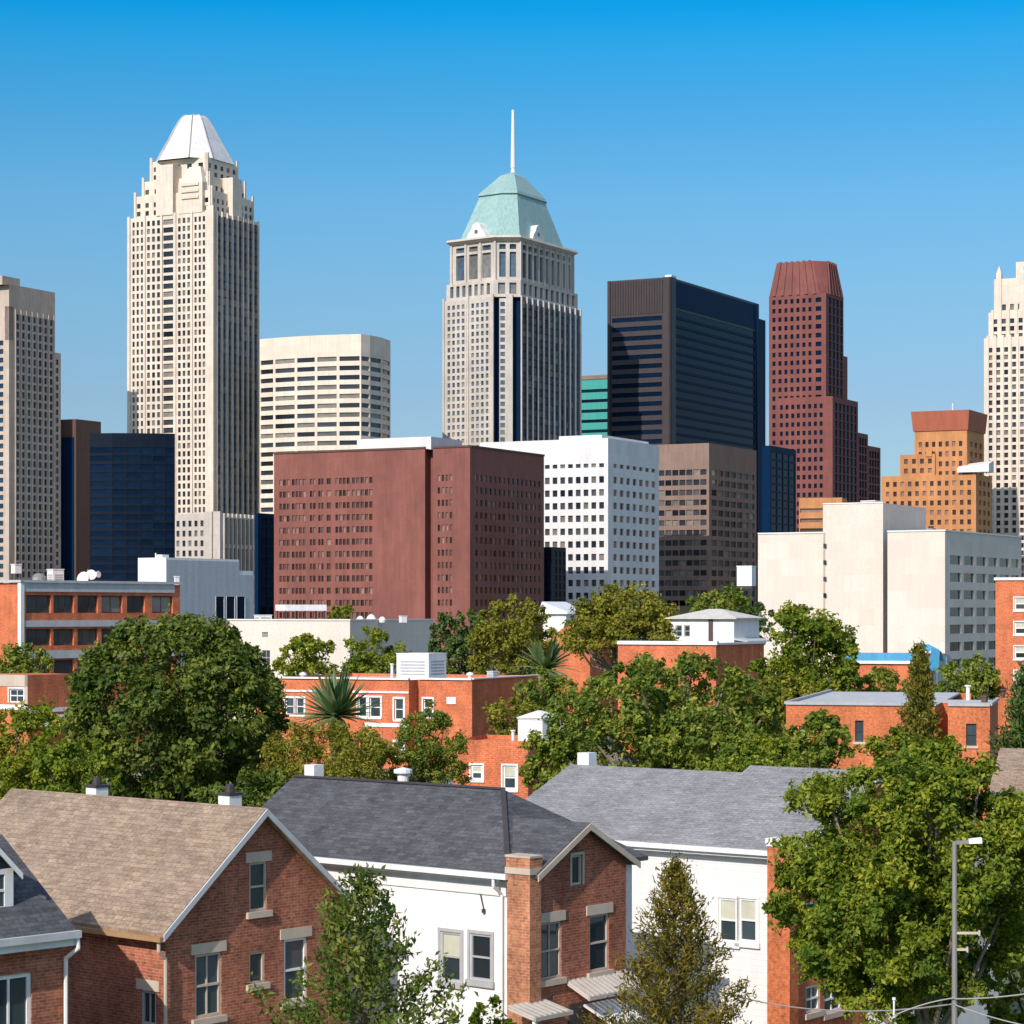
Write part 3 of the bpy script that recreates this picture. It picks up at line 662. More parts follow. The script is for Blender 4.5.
for i in range(6):
    t0, t1 = (i + .35) / 6.2, (i + .75) / 6.2
    ya, yb = cc + (yl - cc) * t0, cc + (yl - cc) * t1; ha = ins_y + cc + 1.5 + (yl - 2 * ins_y - cc - 1.5) * t0; hb = ins_y + cc + 1.5 + (yl - 2 * ins_y - cc - 1.5) * t1
    b.w.hexa([(-.5, ya, zt), (-.5, yb, zt), (.2, yb, zt), (.2, ya, zt)], [(ins_x - .5, ha, zp + .3), (ins_x - .5, hb, zp + .3), (ins_x + .2, hb, zp + .3), (ins_x + .2, ha, zp + .3)])
for i in range(5):
    xa, xb_ = cc + (xr - cc) * (i + .3) / 5, cc + (xr - cc) * (i + .7) / 5; ha = ins_x + cc + 1.5 + (xr - 2 * ins_x - cc - 1.5) * (i + .3) / 5; hb = ins_x + cc + 1.5 + (xr - 2 * ins_x - cc - 1.5) * (i + .7) / 5
    b.w.hexa([(xa, -.5, zt), (xb_, -.5, zt), (xb_, .2, zt), (xa, .2, zt)], [(ha, ins_y - .5, zp + .3), (hb, ins_y - .5, zp + .3), (hb, ins_y + .2, zp + .3), (ha, ins_y + .2, zp + .3)])
# lower steps
r2 = b.rows(404, 8.85, 18, 4.6)
b.block(xr - 1, b.Rr(847.5, 1.5), 1.5, yl - 2, 0, b.z(350))
b.block(-3.0, b.Rr(858, -4.0), -4.0, yl * .8, 0, b.z(397), b.colsL(773, 824, 9, .52, -3.0), r2, b.colsR(834, 857, 6, .78, -4.0), [(p - .9, q + .45) for p, q in r2], .45)
b.block(-2.0, b.Rr(868, -3.2), -3.2, yl * .7, 0, b.z(428), (), (), b.colsR(859, 867, 3, .78, -3.2), b.rows(433, 8.85, 14, 7.2), .45)
b.block(-1.0, b.Rr(880.5, -2.2), -2.2, yl * .6, 0, b.z(439), (), (), b.colsR(869, 879.5, 4, .78, -2.2), b.rows(444, 8.85, 13, 7.2), .45)
b.finish(M['red_granite'], M['glass_navy'], seen=b.z(530))

# ---- small orange deck and the stepped orange brick block
b = Bld('office_block', 'small orange banded block in front of the red tower', 'office block', 842, 690, 72, GSKY)
b.block(0, 8, 0, b.L(799), 0, b.z(497.5), [(.6, b.L(800))], b.rows(508, 10, 5, 4), d=.6)
b.finish(M['orange_brick_far'], M['glass_brown'], seen=b.z(535))
b = Bld('apartment_block', 'stepped orange brick block with a red cornice top', 'apartment block', 976, 800, 64, GSKY)
yl, xr = b.L(881.5), b.Rr(992); zt = b.z(474)
rws = b.rows(480, 9.8, 6, 5)
b.block(0, xr, 0, yl, 0, zt, b.colsL(884, 973, 12, .48), rws, b.colsR(978, 991, 3, .5), rws, .4)
y0, y1 = b.L(967, 2), b.L(914.5, 2)
rw2 = b.rows(440, 10, 4, 5.2); x1 = b.Rr(984, y0)
b.block(2, x1, y0, y1, zt, b.z(429), b.colsL(917, 964, 7, .48, 2), rw2, b.colsR(969, 983, 3, .5, y0), rw2, .4)
ya, yb = b.L(935, 1), b.L(900, 1)
b.block(1, 2 - .003, ya, yb, zt, b.z(452.5), b.colsL(902, 934, 4, .48, 1), b.rows(457, 9.6, 2, 5), d=.4)
b.w.box(.6, 1.99, ya + 1, ya + 3, b.z(455), b.z(449))
b.finish(M['orange_brick_far'], M['glass_brown'])
cn = MB(); cn.hexa([(1.6, y0 - .4, b.z(429) + .004), (x1 + .4, y0 - .4, b.z(429) + .004), (x1 + .4, y1 + .4, b.z(429) + .004), (1.6, y1 + .4, b.z(429) + .004)],
                   [(1.0, y0 - 1, b.z(409)), (x1 + 1, y0 - 1, b.z(409)), (x1 + 1, y1 + 1, b.z(409)), (1.0, y1 + 1, b.z(409))])
cn.build('cornice', M['red_cornice'], b.root)
an = MB(); an.tube((6, y0 + 6, b.z(409)), (6, y0 + 6, b.z(401)), .2); an.build('antenna', M['white_metal'], b.root)
ca = MB(); q0, q1 = b.L(989, -1), b.L(957, -1); ca.hexa([(-1.2, q0, zt + .6), (5, q0, zt + .6), (5, q1, zt + .6), (-1.2, q1, zt + .6)], [(-1.2, q0, zt + 3.2), (5, q0, zt + 4.6), (5, q1, zt + 3.6), (-1.2, q1, zt + 2.0)])
ca.box(0, .3, q0 + 1, q0 + 1.3, zt, zt + .6); ca.box(0, .3, q1 - 1.3, q1 - 1, zt, zt + .6); ca.box(4, 4.3, q1 - 1.3, q1 - 1, zt, zt + .6)
cw = thing('roof_canopy', 'white canopy standing on the terrace of the orange brick block', 'canopy', (b.X, b.Y, 0), b.a); ca.build('canopy_roof', M['white_panel'], cw)

# ---- cream deco tower on the right edge
b = Bld('office_tower', 'cream stepped deco tower with pinnacles, cut by the right edge', 'tower', 1046, 850, 62.5, GSKY)
yl = b.L(984); xr = 34; k = 850 / FP
def lv(px_l, xo, py, first, n):
    y1 = b.L(px_l, xo)
    b.block(xo, xr - xo, xo, y1, 0, b.z(py), b.colsL(px_l + 2.5, 1042, n, .5, xo), b.rows(first, 7.6, 45, 4.8), (), (), .5)
    for c0, c1 in b.colsL(px_l + .3, 1044.3, n + 1, .3, xo): b.w.box(xo - .5, xo - .003, c0, c1, 0, b.z(py) + .8)
lv(984, 0, 335, 345, 7)
lv(988.5, 1.2, 309, 316, 6)
y1 = b.L(994, 2.4); b.block(2.4, xr - 3, 2.4, y1, 0, b.z(275), b.colsL(1000, 1040, 5, .5, 2.4), b.rows(301, 8, 3, 6), d=.5)
for px in (999, 1022, 1042):
    yy = b.L(px, 2.2); b.w.box(1.8, 3.6, yy - .9, yy + .9, b.z(312), b.z(270)); b.w.hexa([(1.8, yy - .9, b.z(270)), (3.6, yy - .9, b.z(270)), (3.6, yy + .9, b.z(270)), (1.8, yy + .9, b.z(270))], [(2.6, yy - .1, b.z(262)), (2.8, yy - .1, b.z(262)), (2.8, yy + .1, b.z(262)), (2.6, yy + .1, b.z(262))])
b.w.box(5, 20, 6, b.L(1016, 5), b.z(275), b.z(258))
b.finish(M['stone_cream'], M['glass_dark'], seen=b.z(560))
# ================================================================== MIDDLE DISTANCE
GLOW = 'low buildings below the skyline'
def near_window(b, side, off, c0, c1, z0, z1, d, frame, fw=.07, rail=True, munt=0, sill=None, lintel=None, blind=None, gm='glass_near', sash=None, fproud=.03, surround=0.0):
    """sash window in an opening (local coordinate c0..c1 along the face): pane > frame, sill, lintel"""
    def P(c, z, n):                                   # n: metres proud of the wall plane
        return (off - n, c, z) if side == 'L' else (c, off - n, z)
    def bar(mb, a0, a1, za, zb, n0, n1):
        p, q = P(a0, za, n0), P(a1, zb, n1); mb.box(p[0], q[0], p[1], q[1], p[2], q[2])
    g = MB(); bar(g, c0 - .01, c1 + .01, z0 - .01, z1 + .01, -d, -d + .02); pane = g.build('window', M[gm], b.root)
    f = MB(); e = -d + .07
    bar(f, c0 - .01, c0 + fw, z0, z1, -d + .02, e); bar(f, c1 - fw, c1 + .01, z0, z1, -d + .02, e)
    bar(f, c0 + fw, c1 - fw, z0, z0 + fw, -d + .02, e); bar(f, c0 + fw, c1 - fw, z1 - fw, z1, -d + .02, e)
    zm = (z0 + z1) / 2
    if rail: bar(f, c0 + fw, c1 - fw, zm - fw * .4, zm + fw * .4, -d + .02, e + .01)
    for i in range(munt):
        cm = c0 + (c1 - c0) * (i + 1) / (munt + 1); bar(f, cm - fw * .28, cm + fw * .28, z0 + fw, z1 - fw, -d + .02, e - .02)
    if surround:
        s = surround
        bar(f, c0 - s, c0 - .012, z0, z1 + s, .003, fproud); bar(f, c1 + .012, c1 + s, z0, z1 + s, .003, fproud); bar(f, c0 - .012, c1 + .012, z1 + .003, z1 + s, .003, fproud)
    f.build('frame', M[frame], pane)
    if sill:
        s = MB(); bar(s, c0 - .12, c1 + .12, z0 - .16, z0 - .003, -d + .01, .09); s.build('sill', M[sill], pane)
    if lintel:
        s = MB(); bar(s, c0 - .14, c1 + .14, z1 + .003, z1 + .26, -.05, .035); s.build('lintel', M[lintel], pane)
    if blind:
        s = MB(); bar(s, c0 + fw, c1 - fw, z1 - (z1 - z0) * blind, z1 - fw, -d + .021, -d + .04); s.build('blind', M['blind'], pane)
    return pane

# ---- three storey brick block with white bands at the left
b = Bld('brick_block', 'three storey orange brick block with pale floor bands and ribbon windows', 'brick block', 21, 235, 52, GLOW)
yl, xr = b.L(-25), b.Rr(180); zt = b.z(583)
cR = []
for pa, pb in ((26, 51), (53.5, 74), (77.5, 98), (101.5, 122.5), (127, 145), (152, 173)): cR += b.colsR(pa, pb, 1, 1.0)
rz = [(b.z(613), b.z(595)), (b.z(646), b.z(629)), (b.z(676), b.z(660.5))]
b.faceR(0, 0, xr, 0, zt, cR, rz, .35, rects=[])
b.faceL(0, 0, yl, 0, zt)
b.w.poly([(xr, 0, 0), (xr, yl, 0), (xr, yl, zt), (xr, 0, zt)]); b.w.poly([(0, yl, 0), (xr, yl, 0), (xr, yl, zt), (0, yl, zt)])
b.w.poly([(0, 0, zt - .35), (xr, 0, zt - .35), (xr, yl, zt - .35), (0, yl, zt - .35)])
b.finish(M['brick_mid'])
for i, (x0, x1) in enumerate(cR):
    for j, (z0, z1) in enumerate(rz):
        near_window(b, 'R', 0, x0, x1, z0, z1, .32, 'brown_dark', fw=.12, rail=False, munt=(1, 2, 2, 1, 1, 1)[i], gm='glass_dark')
bd = MB(); bd.box(.2, xr - .9, -.14, -.003, b.z(591.5), zt + .05); bd.box(-.2, xr + .1, -.3, -.003, zt + .055, zt + .3); bd.box(-.3, -.003, -.3, yl, zt + .055, zt + .3)
bd.box(.4, xr - .9, -.14, -.003, b.z(627), b.z(620.5)); bd.box(.4, xr - .9, -.14, -.003, b.z(659), b.z(651)); bd.build('floor_band', M['grey_paint'], b.root)
pil = MB(); pil.box(-.2, .25, -.2, -.003, 0, zt); pil.box(-.2, -.003, 0, .25, 0, zt); pil.build('corner_strip', M['white_paint'], b.root)
k = b.Y / FP
def roofbox(name, label, cat, px0, px1, py0, py1, Y, rot, mat, extra=None, group=None, base=None, depth=1.0):
    """small box-like unit standing on a roof; extra(mb, w, h, d) adds its details"""
    x0, x1 = wx(px0, Y), wx(px1, Y); h = (py1 - py0) * Y / FP; wd = x1 - x0
    z0 = wz(py1, Y) if base is None else base
    if base is not None: h = wz(py0, Y) - base
    t = thing(name, label, cat, ((x0 + x1) / 2, Y, z0), rot, group)
    c, s_ = abs(math.cos(rot)), abs(math.sin(rot)); wl = wd / (c + s_ * depth)
    m = MB(); m.box(-wl / 2, wl / 2, -wl * depth / 2, wl * depth / 2, .0, h); o = m.build('casing', mat, t)
    m = MB(); m.box(-wl / 2 - .05, wl / 2 + .05, -wl * depth / 2 - .05, wl * depth / 2 + .05, h + .003, h + .1); m.build('lid', mat, t)
    if extra: extra(t, wl, wl * depth, h)
    return t
def louvres(t, w_, d_, h_):
    m = MB(); n = 5
    for i in range(n): z = h_ * (.2 + .6 * i / n); m.box(-w_ / 2 - .03, -w_ / 2 - .003, -d_ * .38, d_ * .38, z, z + h_ * .06); m.box(-w_ * .38, w_ * .38, -d_ / 2 - .03, -d_ / 2 - .003, z, z + h_ * .06)
    m.build('louvre', M['grey_trim'], t)
def legs(t, w_, d_, h_):
    m = MB()
    for x in (-.38, .38):
        for y in (-.38, .38): m.tube((w_ * x, d_ * y, -1.4), (w_ * x, d_ * y, 0), .06, n=6)
    m.build('leg_frame', M['dark_trim'], t)
G = 'equipment on the roof of the three storey brick block'
zr = b.z(583) - .3
roofbox('roof_tank', 'white square tank on thin legs above the brick block roof edge', 'tank', 11, 21.5, 565, 573.5, 244, R(45), M['white_metal'], legs, G)
t = thing('roof_vent', 'low silver dome vent between the tank and the white cabinet', 'vent', (wx(39, 246), 246, zr), 0, G)
m = MB(); m.lathe(0, 0, [(.75, 0), (.75, .5), (.9, .55), (.8, 1.0), (.45, 1.35), (.02, 1.45)]); m.build('cowl', M['steel'], t)
roofbox('roof_unit', 'white cabinet unit beside the dish cluster on the brick block roof', 'rooftop unit', 47, 64, 570, 583, 248, R(40), M['white_metal'], louvres, G, zr)
t = thing('dish_antenna', 'cluster of white dishes on a short mast', 'dish antenna', (wx(88, 250), 250, zr), 0, G)
m = MB(); m.tube((0, 0, 0), (0, 0, 1.9), .08); m.build('mast', M['steel'], t)
for (x, z, r, ax) in ((-.4, .9, .75, (-.5, -1, .3)), (.35, 1.3, .55, (.3, -1, .2)), (1.0, 1.35, .35, (.9, -.6, .1))):
    m = MB(); c = Vector((x, -.2, z)); a = Vector(ax).normalized(); m.tube(c, c + a * .12, r * .5, r, 12); m.tube(c + a * .12, c + a * .2, r, r * .98, 12); m.build('dish', M['white_metal'], t)
roofbox('roof_vent', 'small white finial box at the far end of the brick block roof', 'vent', 174, 179.5, 577, 585, 256, R(30), M['white_metal'], None, G, zr)

# ---- white stepped block behind it
b = Bld('rendered_block', 'white stepped block with three tall dark windows, front coloured grey as shade', 'building', 166, 335, 58, GLOW)
yl, xr, xs_ = b.L(138), b.Rr(253), b.Rr(239); zt = b.z(557.5); z2 = b.z(571, xr)
cR = b.colsR(214, 245.5, 3, .8)
b.block(0, xs_, 0, yl, 0, zt); b.block(xs_ + .003, xr, .01, yl, 0, z2)
b.w.f = b.w.f; b.finish(M['white_paint'])
fr = MB(); fr.box(.02, xr - .02, -.06, -.004, 0, z2 - .6); fr.box(.02, xs_, -.06, -.004, z2 - .6, zt - .3); fr.build('shade_front', M['grey_paint'], b.root)  # grey sheet over the white wall, the front's shade put into its colour
for c0, c1 in cR: near_window(b, 'R', -.06, c0, c1, b.z(625, c0), b.z(596, c0), -.01, 'white_paint', fw=.06, rail=False, gm='glass_navy')
m = MB(); m.box(1, 2.4, yl * .3, yl * .5, zt, zt + .45); m.tube((2, yl * .7, zt), (2, yl * .7, zt + .7), .1); m.build('roof_vent', M['white_metal'], b.root)

# ---- cream low block
b = Bld('rendered_block', 'long low cream rendered block with a grey end wall', 'building', 350, 300, 62, GLOW)
yl, xr = b.L(228), b.Rr(433); zt = b.z(620.5)
hl = [((b.L(268), b.L(262)), (b.z(638), b.z(632.5))), ((b.L(259), b.L(251)), (b.z(666), b.z(651))), ((b.L(270), b.L(261.5)), (b.z(666), b.z(651)))]
facade(b.w, (0, yl), (0, 0), 0, zt, [((yl - c1, yl - c0), zz) for (c0, c1), zz in hl], None, .25, [])
b.faceR(0, 0, xr, 0, zt); b.w.poly([(xr, 0, 0), (xr, yl, 0), (xr, yl, zt), (xr, 0, zt)]); b.w.poly([(0, yl, 0), (xr, yl, 0), (xr, yl, zt), (0, yl, zt)])
b.w.poly([(0, 0, zt - .3), (xr, 0, zt - .3), (xr, yl, zt - .3), (0, yl, zt - .3)]); b.finish(M['beige_render'])
for (c0, c1), (z0, z1) in hl: near_window(b, 'L', 0, c0, c1, z0, z1, .22, 'grey_trim', fw=.1, munt=1, gm='glass_dark')
m = MB(); m.box(-.15, .4, -.15, yl, zt + .003, zt + .16); m.box(.4, xr, -.15, .4, zt + .003, zt + .16); m.build('roof_coping', M['white_paint'], b.root)
G = 'equipment on the roof of the cream block'; zr = zt - .28
t = thing('roof_canopy', 'flat white canopy on posts at the cream block roof', 'canopy', (wx(301, 318), 318, zr), R(30), G)
m = MB(); m.box(-3.0, 3.0, -1.5, 1.5, 1.5, 2.3); m.build('canopy_roof', M['white_metal'], t)
m = MB(); [m.box(x - .08, x + .08, y - .08, y + .08, 0, 1.5) for x in (-2.8, 0, 2.8) for y in (-1.3, 1.3)]; m.build('posts', M['dark_trim'], t)
t = thing('roof_vent', 'row of three white dome vents on the cream block roof', 'vent', (wx(376, 306), 306, zr), 0, G)
for x, r in ((-2.0, .5), (-.6, .62), (.8, .45)):
    m = MB(); m.lathe(x, 0, [(r * .9, 0), (r, .3), (r, r * .8), (r * .75, r * 1.3), (r * .4, r * 1.6), (.02, r * 1.7)]); m.build('cowl', M['white_metal'], t)
roofbox('roof_unit', 'low white box unit at the left of the cream block roof', 'rooftop unit', 254, 272, 615.5, 622, 316, R(30), M['white_metal'], louvres, G, zr)
roofbox('roof_unit', 'small white box unit beside the dome vents on the cream roof', 'rooftop unit', 399, 407, 616.5, 622, 306, R(30), M['white_metal'], None, G, zr)

# ---- small brick house at the far left with pale end
b = Bld('brick_house', 'low flat brick house with a peach end wall and white base line', 'house', 28, 205, 58, GLOW)
yl, xr = b.L(-30), b.Rr(70); zt = b.z(675)
hl = [((b.L(23.5), b.L(9)), (b.z(703), b.z(689)))]
facade(b.w, (0, yl), (0, 0), 0, zt, [((yl - c1, yl - c0), zz) for (c0, c1), zz in hl], None, .2, [])
b.faceR(0, 0, xr, 0, zt); b.w.poly([(0, 0, zt), (xr, 0, zt), (xr, yl, zt), (0, yl, zt)]); b.w.poly([(xr, 0, 0), (xr, yl, 0), (xr, yl, zt), (xr, 0, zt)])
b.finish(M['brick_mid'])
for (c0, c1), (z0, z1) in hl: near_window(b, 'L', 0, c0, c1, z0, z1, .18, 'white_paint', fw=.12, munt=1, surround=.14)
m = MB(); m.box(-.06, -.003, 0, hl[0][0][0] - .2, b.z(712), zt); m.box(-.06, -.003, 0, yl, hl[0][1][1] + .2, zt); m.build('peach_render', M['lintel'], b.root)
m = MB(); m.box(-.15, xr, -.15, -.003, b.z(713), b.z(709)); m.box(-.15, -.064, 0, yl, b.z(710), b.z(705)); m.build('base_trim', M['white_paint'], b.root)
m = MB(); m.hexa([(-1, -2.6, b.z(726)), (xr, -2.6, b.z(726)), (xr, -.2, b.z(718)), (-1, -.2, b.z(718))], [(-1, -2.6, b.z(725)), (xr, -2.6, b.z(725)), (xr, -.2, b.z(716)), (-1, -.2, b.z(716))]); m.build('porch_roof', M['roof_grey'], b.root)

# ---- red brick row with white window surrounds
b = Bld('brick_row', 'long two storey red brick row with white window surrounds and belt course', 'brick building', 409, 215, 66, GLOW)
yl = b.L(255); zt = b.z(680); x2 = b.Rr(417.5)
wins = [(369.5, 380.5, 698, 718), (394.5, 403.5, 699, 720), (358, 366.5, 698, 718), (285.5, 294, 700, 717), (296, 304, 700, 717), (369.5, 380.5, 742, 758), (394.5, 403.5, 742, 758)]
hl = [((b.L(p1), b.L(p0)), (b.z(q1), b.z(q0))) for p0, p1, q0, q1 in wins]
facade(b.w, (0, yl), (0, 0), 0, zt, [((yl - c1, yl - c0), zz) for (c0, c1), zz in hl], None, .2, [])
b.faceR(0, 0, x2, 0, zt)
y2 = b.L(472, x2); xr = b.Rr(549, y2)
hl2 = [((b.L(432.5, x2), b.L(423.5, x2)), (b.z(717, x2, -2), b.z(699, x2, -2)))]
facade(b.w, (x2, 0), (x2, y2), 0, zt, [((-c1, -c0), zz) for (c0, c1), zz in hl2], None, .2, [])
b.faceR(y2, x2, xr, 0, zt + .05)
b.w.poly([(xr, y2, 0), (xr, yl, 0), (xr, yl, zt), (xr, y2, zt)]); b.w.poly([(0, yl, 0), (xr, yl, 0), (xr, yl, zt), (0, yl, zt)])
b.finish(M['brick_mid'])
rf = MB(); rf.poly([(.3, .3, zt - .3), (xr, .3, zt - .3), (xr, yl, zt - .3), (.3, yl, zt - .3)]); rf.poly([(x2 + .3, y2 + .3, zt - .305), (xr - .1, y2 + .3, zt - .305), (xr - .1, .4, zt - .305), (x2 + .3, .4, zt - .305)]); rf.build('flat_roof', M['roof_grey'], b.root)
for (c0, c1), (z0, z1) in hl: near_window(b, 'L', 0, c0, c1, z0, z1, .17, 'white_paint', fw=.1, surround=.17, sill='white_paint', fproud=.06)
for (c0, c1), (z0, z1) in hl2: near_window(b, 'L', x2, c0, c1, z0, z1, .17, 'white_paint', fw=.1, surround=.17, sill='white_paint', fproud=.06)
m = MB(); m.box(-.18, .3, 0, yl, zt + .003, zt + .16); m.box(-.1, -.003, 0, yl, b.z(693.5), b.z(691.5)); m.box(-.1, -.003, 0, b.L(365), b.z(727.5), b.z(723.5))
m.box(x2 - .18, x2 + .3, y2, -.2, zt + .003, zt + .16); m.box(x2, xr, y2 - .18, y2 + .3, zt + .055, zt + .16); m.build('white_cornice', M['white_paint'], b.root)
m = MB(); pv = b.L(452, x2); m.box(x2 - .08, x2 - .003, pv - .4, pv + .5, b.z(704, x2, pv), b.z(697, x2, pv)); m.build('wall_vent', M['white_paint'], b.root)
G = 'units on the roof of the red brick row'
roofbox('roof_unit', 'large white square unit on the red brick row roof', 'rooftop unit', 397, 446, 654, 682, 226, R(63), M['white_metal'], louvres, G, zt - .28)
t = thing('roof_pipe', 'short white vent pipe beside the large roof unit', 'vent pipe', (wx(392, 222), 222, zt - .28), 0, G); m = MB(); m.tube((0, 0, 0), (0, 0, 1.5), .13); m.tube((0, 0, 1.503), (0, 0, 1.6), .2); m.build('pipe', M['white_metal'], t)
roofbox('roof_unit', 'small pale box unit at the right end of the red brick row roof', 'rooftop unit', 487, 498, 672, 682, 226, R(50), M['grey_paint'], louvres, G, zt - .28)
for px, lab in ((303, 'small white roof vent near the palm'), (470, 'small white roof vent on the corner of the red brick row')):
    t = thing('roof_vent', lab, 'vent', (wx(px, 221), 221, zt - .28), 0, G); m = MB(); m.lathe(0, 0, [(.2, 0), (.2, .5), (.35, .55), (.3, .75), (.02, .85)]); m.build('cowl', M['white_metal'], t)

# ---- small orange brick house in front of it
b = Bld('brick_house', 'small flat orange brick house with two arched white windows', 'house', 528, 152, 72, GLOW)
yl = b.L(454); zt = b.z(741); xr = 6.5
wins = [(471, 482.5, 766, 781), (503, 516.5, 766, 790)]
hl = [((b.L(p1), b.L(p0)), (b.z(q1), b.z(q0))) for p0, p1, q0, q1 in wins]
facade(b.w, (0, yl), (0, 0), 0, zt, [((yl - c1, yl - c0), zz) for (c0, c1), zz in hl], None, .15, [])
b.faceR(0, 0, xr, 0, zt); b.w.poly([(0, 0, zt - .25), (xr, 0, zt - .25), (xr, yl, zt - .25), (0, yl, zt - .25)]); b.w.poly([(xr, 0, 0), (xr, yl, 0), (xr, yl, zt), (xr, 0, zt)]); b.w.poly([(0, yl, 0), (xr, yl, 0), (xr, yl, zt), (0, yl, zt)])
b.finish(M['brick_mid'])
for (c0, c1), (z0, z1) in hl: near_window(b, 'L', 0, c0, c1, z0, z1, .13, 'white_paint', fw=.12, surround=.12, sill='white_paint', fproud=.05, blind=.45)
def hat(t, w_, d_, h_):
    m = MB(); m.hexa([(-w_ * .56, -d_ * .56, h_ + .1), (w_ * .56, -d_ * .56, h_ + .1), (w_ * .56, d_ * .56, h_ + .1), (-w_ * .56, d_ * .56, h_ + .1)], [(-.1, -.1, h_ + .55), (.1, -.1, h_ + .55), (.1, .1, h_ + .55), (-.1, .1, h_ + .55)]); m.build('hipped_lid', M['white_metal'], t)
    m = MB(); m.box(-w_ * .3, w_ * .3, -d_ / 2 - .03, -d_ / 2 - .003, h_ * .55, h_ * .85); m.build('louvre', M['grey_trim'], t)
roofbox('roof_hut', 'white roof hut with a hipped lid on the small orange house', 'roof hut', 518, 561, 719, 742, 156, R(52), M['white_metal'], hat, None, zt - .24)
t = thing('roof_pipe', 'thin white pipe beside the white roof hut', 'vent pipe', (wx(513, 154), 154, zt - .24), 0); m = MB(); m.tube((0, 0, 0), (0, 0, .75), .1); m.tube((0, 0, .753), (0, 0, .84), .16); m.build('pipe', M['white_metal'], t)

# ---- orange brick base and the white hipped house behind it
b = Bld('brick_block', 'low orange brick block with white coping in front of the white hipped house', 'brick block', 716, 232, 62, GLOW)
yl, xr = b.L(618), b.Rr(764); zt = b.z(645)
b.block(0, xr, 0, yl, 0, zt); b.finish(M['brick_mid'])
m = MB(); m.box(-.2, .3, -.2, yl, zt + .003, zt + .35); m.box(.3, xr, -.2, .3, zt + .003, zt + .2); m.build('white_coping', M['white_paint'], b.root)
b = Bld('hipped_house', 'white house with a pale hipped roof above the orange brick block', 'house', 734, 262, 60.5, GLOW)
yl, xr = b.L(671), b.Rr(759); zt = b.z(619)
hl = [((b.L(682), b.L(676)), (b.z(637), b.z(625.5))), ((b.L(690), b.L(684)), (b.z(637), b.z(625.5)))]
facade(b.w, (0, yl), (0, 0), 0, zt, [((yl - c1, yl - c0), zz) for (c0, c1), zz in hl], None, .2, [])
b.faceR(0, 0, xr, 0, zt); b.w.poly([(xr, 0, 0), (xr, yl, 0), (xr, yl, zt), (xr, 0, zt)]); b.w.poly([(0, yl, 0), (xr, yl, 0), (xr, yl, zt), (0, yl, zt)]); b.finish(M['white_paint'])
for (c0, c1), (z0, z1) in hl: near_window(b, 'L', 0, c0, c1, z0, z1, .17, 'grey_trim', fw=.1)
rf = MB(); o = .5; rf.hexa([(-o, -o, zt), (xr + o, -o, zt), (xr + o, yl + o, zt), (-o, yl + o, zt)], [(-o, -o, zt + .12), (xr + o, -o, zt + .12), (xr + o, yl + o, zt + .12), (-o, yl + o, zt + .12)])
ze, zr = zt + .124, zt + 1.1; h1, h2 = (xr / 2, xr * .45, zr), (xr / 2, yl - xr * .45, zr)
A_, B_, C_, D_ = (-o, -o, ze), (xr + o, -o, ze), (xr + o, yl + o, ze), (-o, yl + o, ze)
for f in ((A_, B_, h1), (B_, C_, h2, h1), (C_, D_, h2), (D_, A_, h1, h2)): rf.poly(f)
rf.build('hipped_roof', M['roof_pale'], b.root)
m = MB(); dp = b.L(711); m.box(-.12, -.003, dp - .25, dp + .25, 0, zt); m.build('downpipe', M['brown_dark'], b.root)
m = MB(); m.hexa([(0, -1.6, b.z(642)), (xr, -1.6, b.z(642)), (xr, -.003, b.z(640)), (0, -.003, b.z(640))], [(0, -1.6, b.z(641)), (xr, -1.6, b.z(641)), (xr, -.003, b.z(638)), (0, -.003, b.z(638))]); m.build('lean_to_roof', M['grey_paint'], b.root)

# ---- clay tiled houses among the trees
#
b = Bld('tiled_house', 'small house with an orange clay tile roof among the trees', 'house', 590, 292, 60.5, GLOW)
yl, xr = b.L(541), 9
zt = b.z(648); b.block(0, xr, 0, yl, 0, zt); b.finish(M['brick_mid'])
rf = MB(); zr = b.z(618); ze = zt + .05
h1, h2 = (xr / 2, xr * .3, zr), (xr / 2, yl - xr * .3, zr); A_, B_, C_, D_ = (-o, -o, ze), (xr + o, -o, ze), (xr + o, yl + o, ze), (-o, yl + o, ze)
for f in ((A_, B_, h1), (B_, C_, h2, h1), (C_, D_, h2), (D_, A_, h1, h2), (D_, C_, B_, A_)): rf.poly(f)
rf.build('tiled_roof', M['clay_tile'], b.root)
b = Bld('shed', 'pale roofed shed beside the clay tiled house', 'shed', 566, 330, 60.5, GLOW)
yl, xr = b.L(543), b.Rr(588); zt = b.z(614); b.block(0, xr, 0, yl, 0, zt); b.finish(M['white_paint'])
rf = MB(); rf.hexa([(-.5, -.5, zt + .01), (xr + .5, -.5, zt + .01), (xr + .5, yl + .5, zt + .01), (-.5, yl + .5, zt + .01)], [(-.3, -.3, zt + .3), (xr, -.3, zt + .3), (xr, yl, zt + 1.7), (-.3, yl, zt + 1.7)]); rf.build('shed_roof', M['white_metal'], b.root)

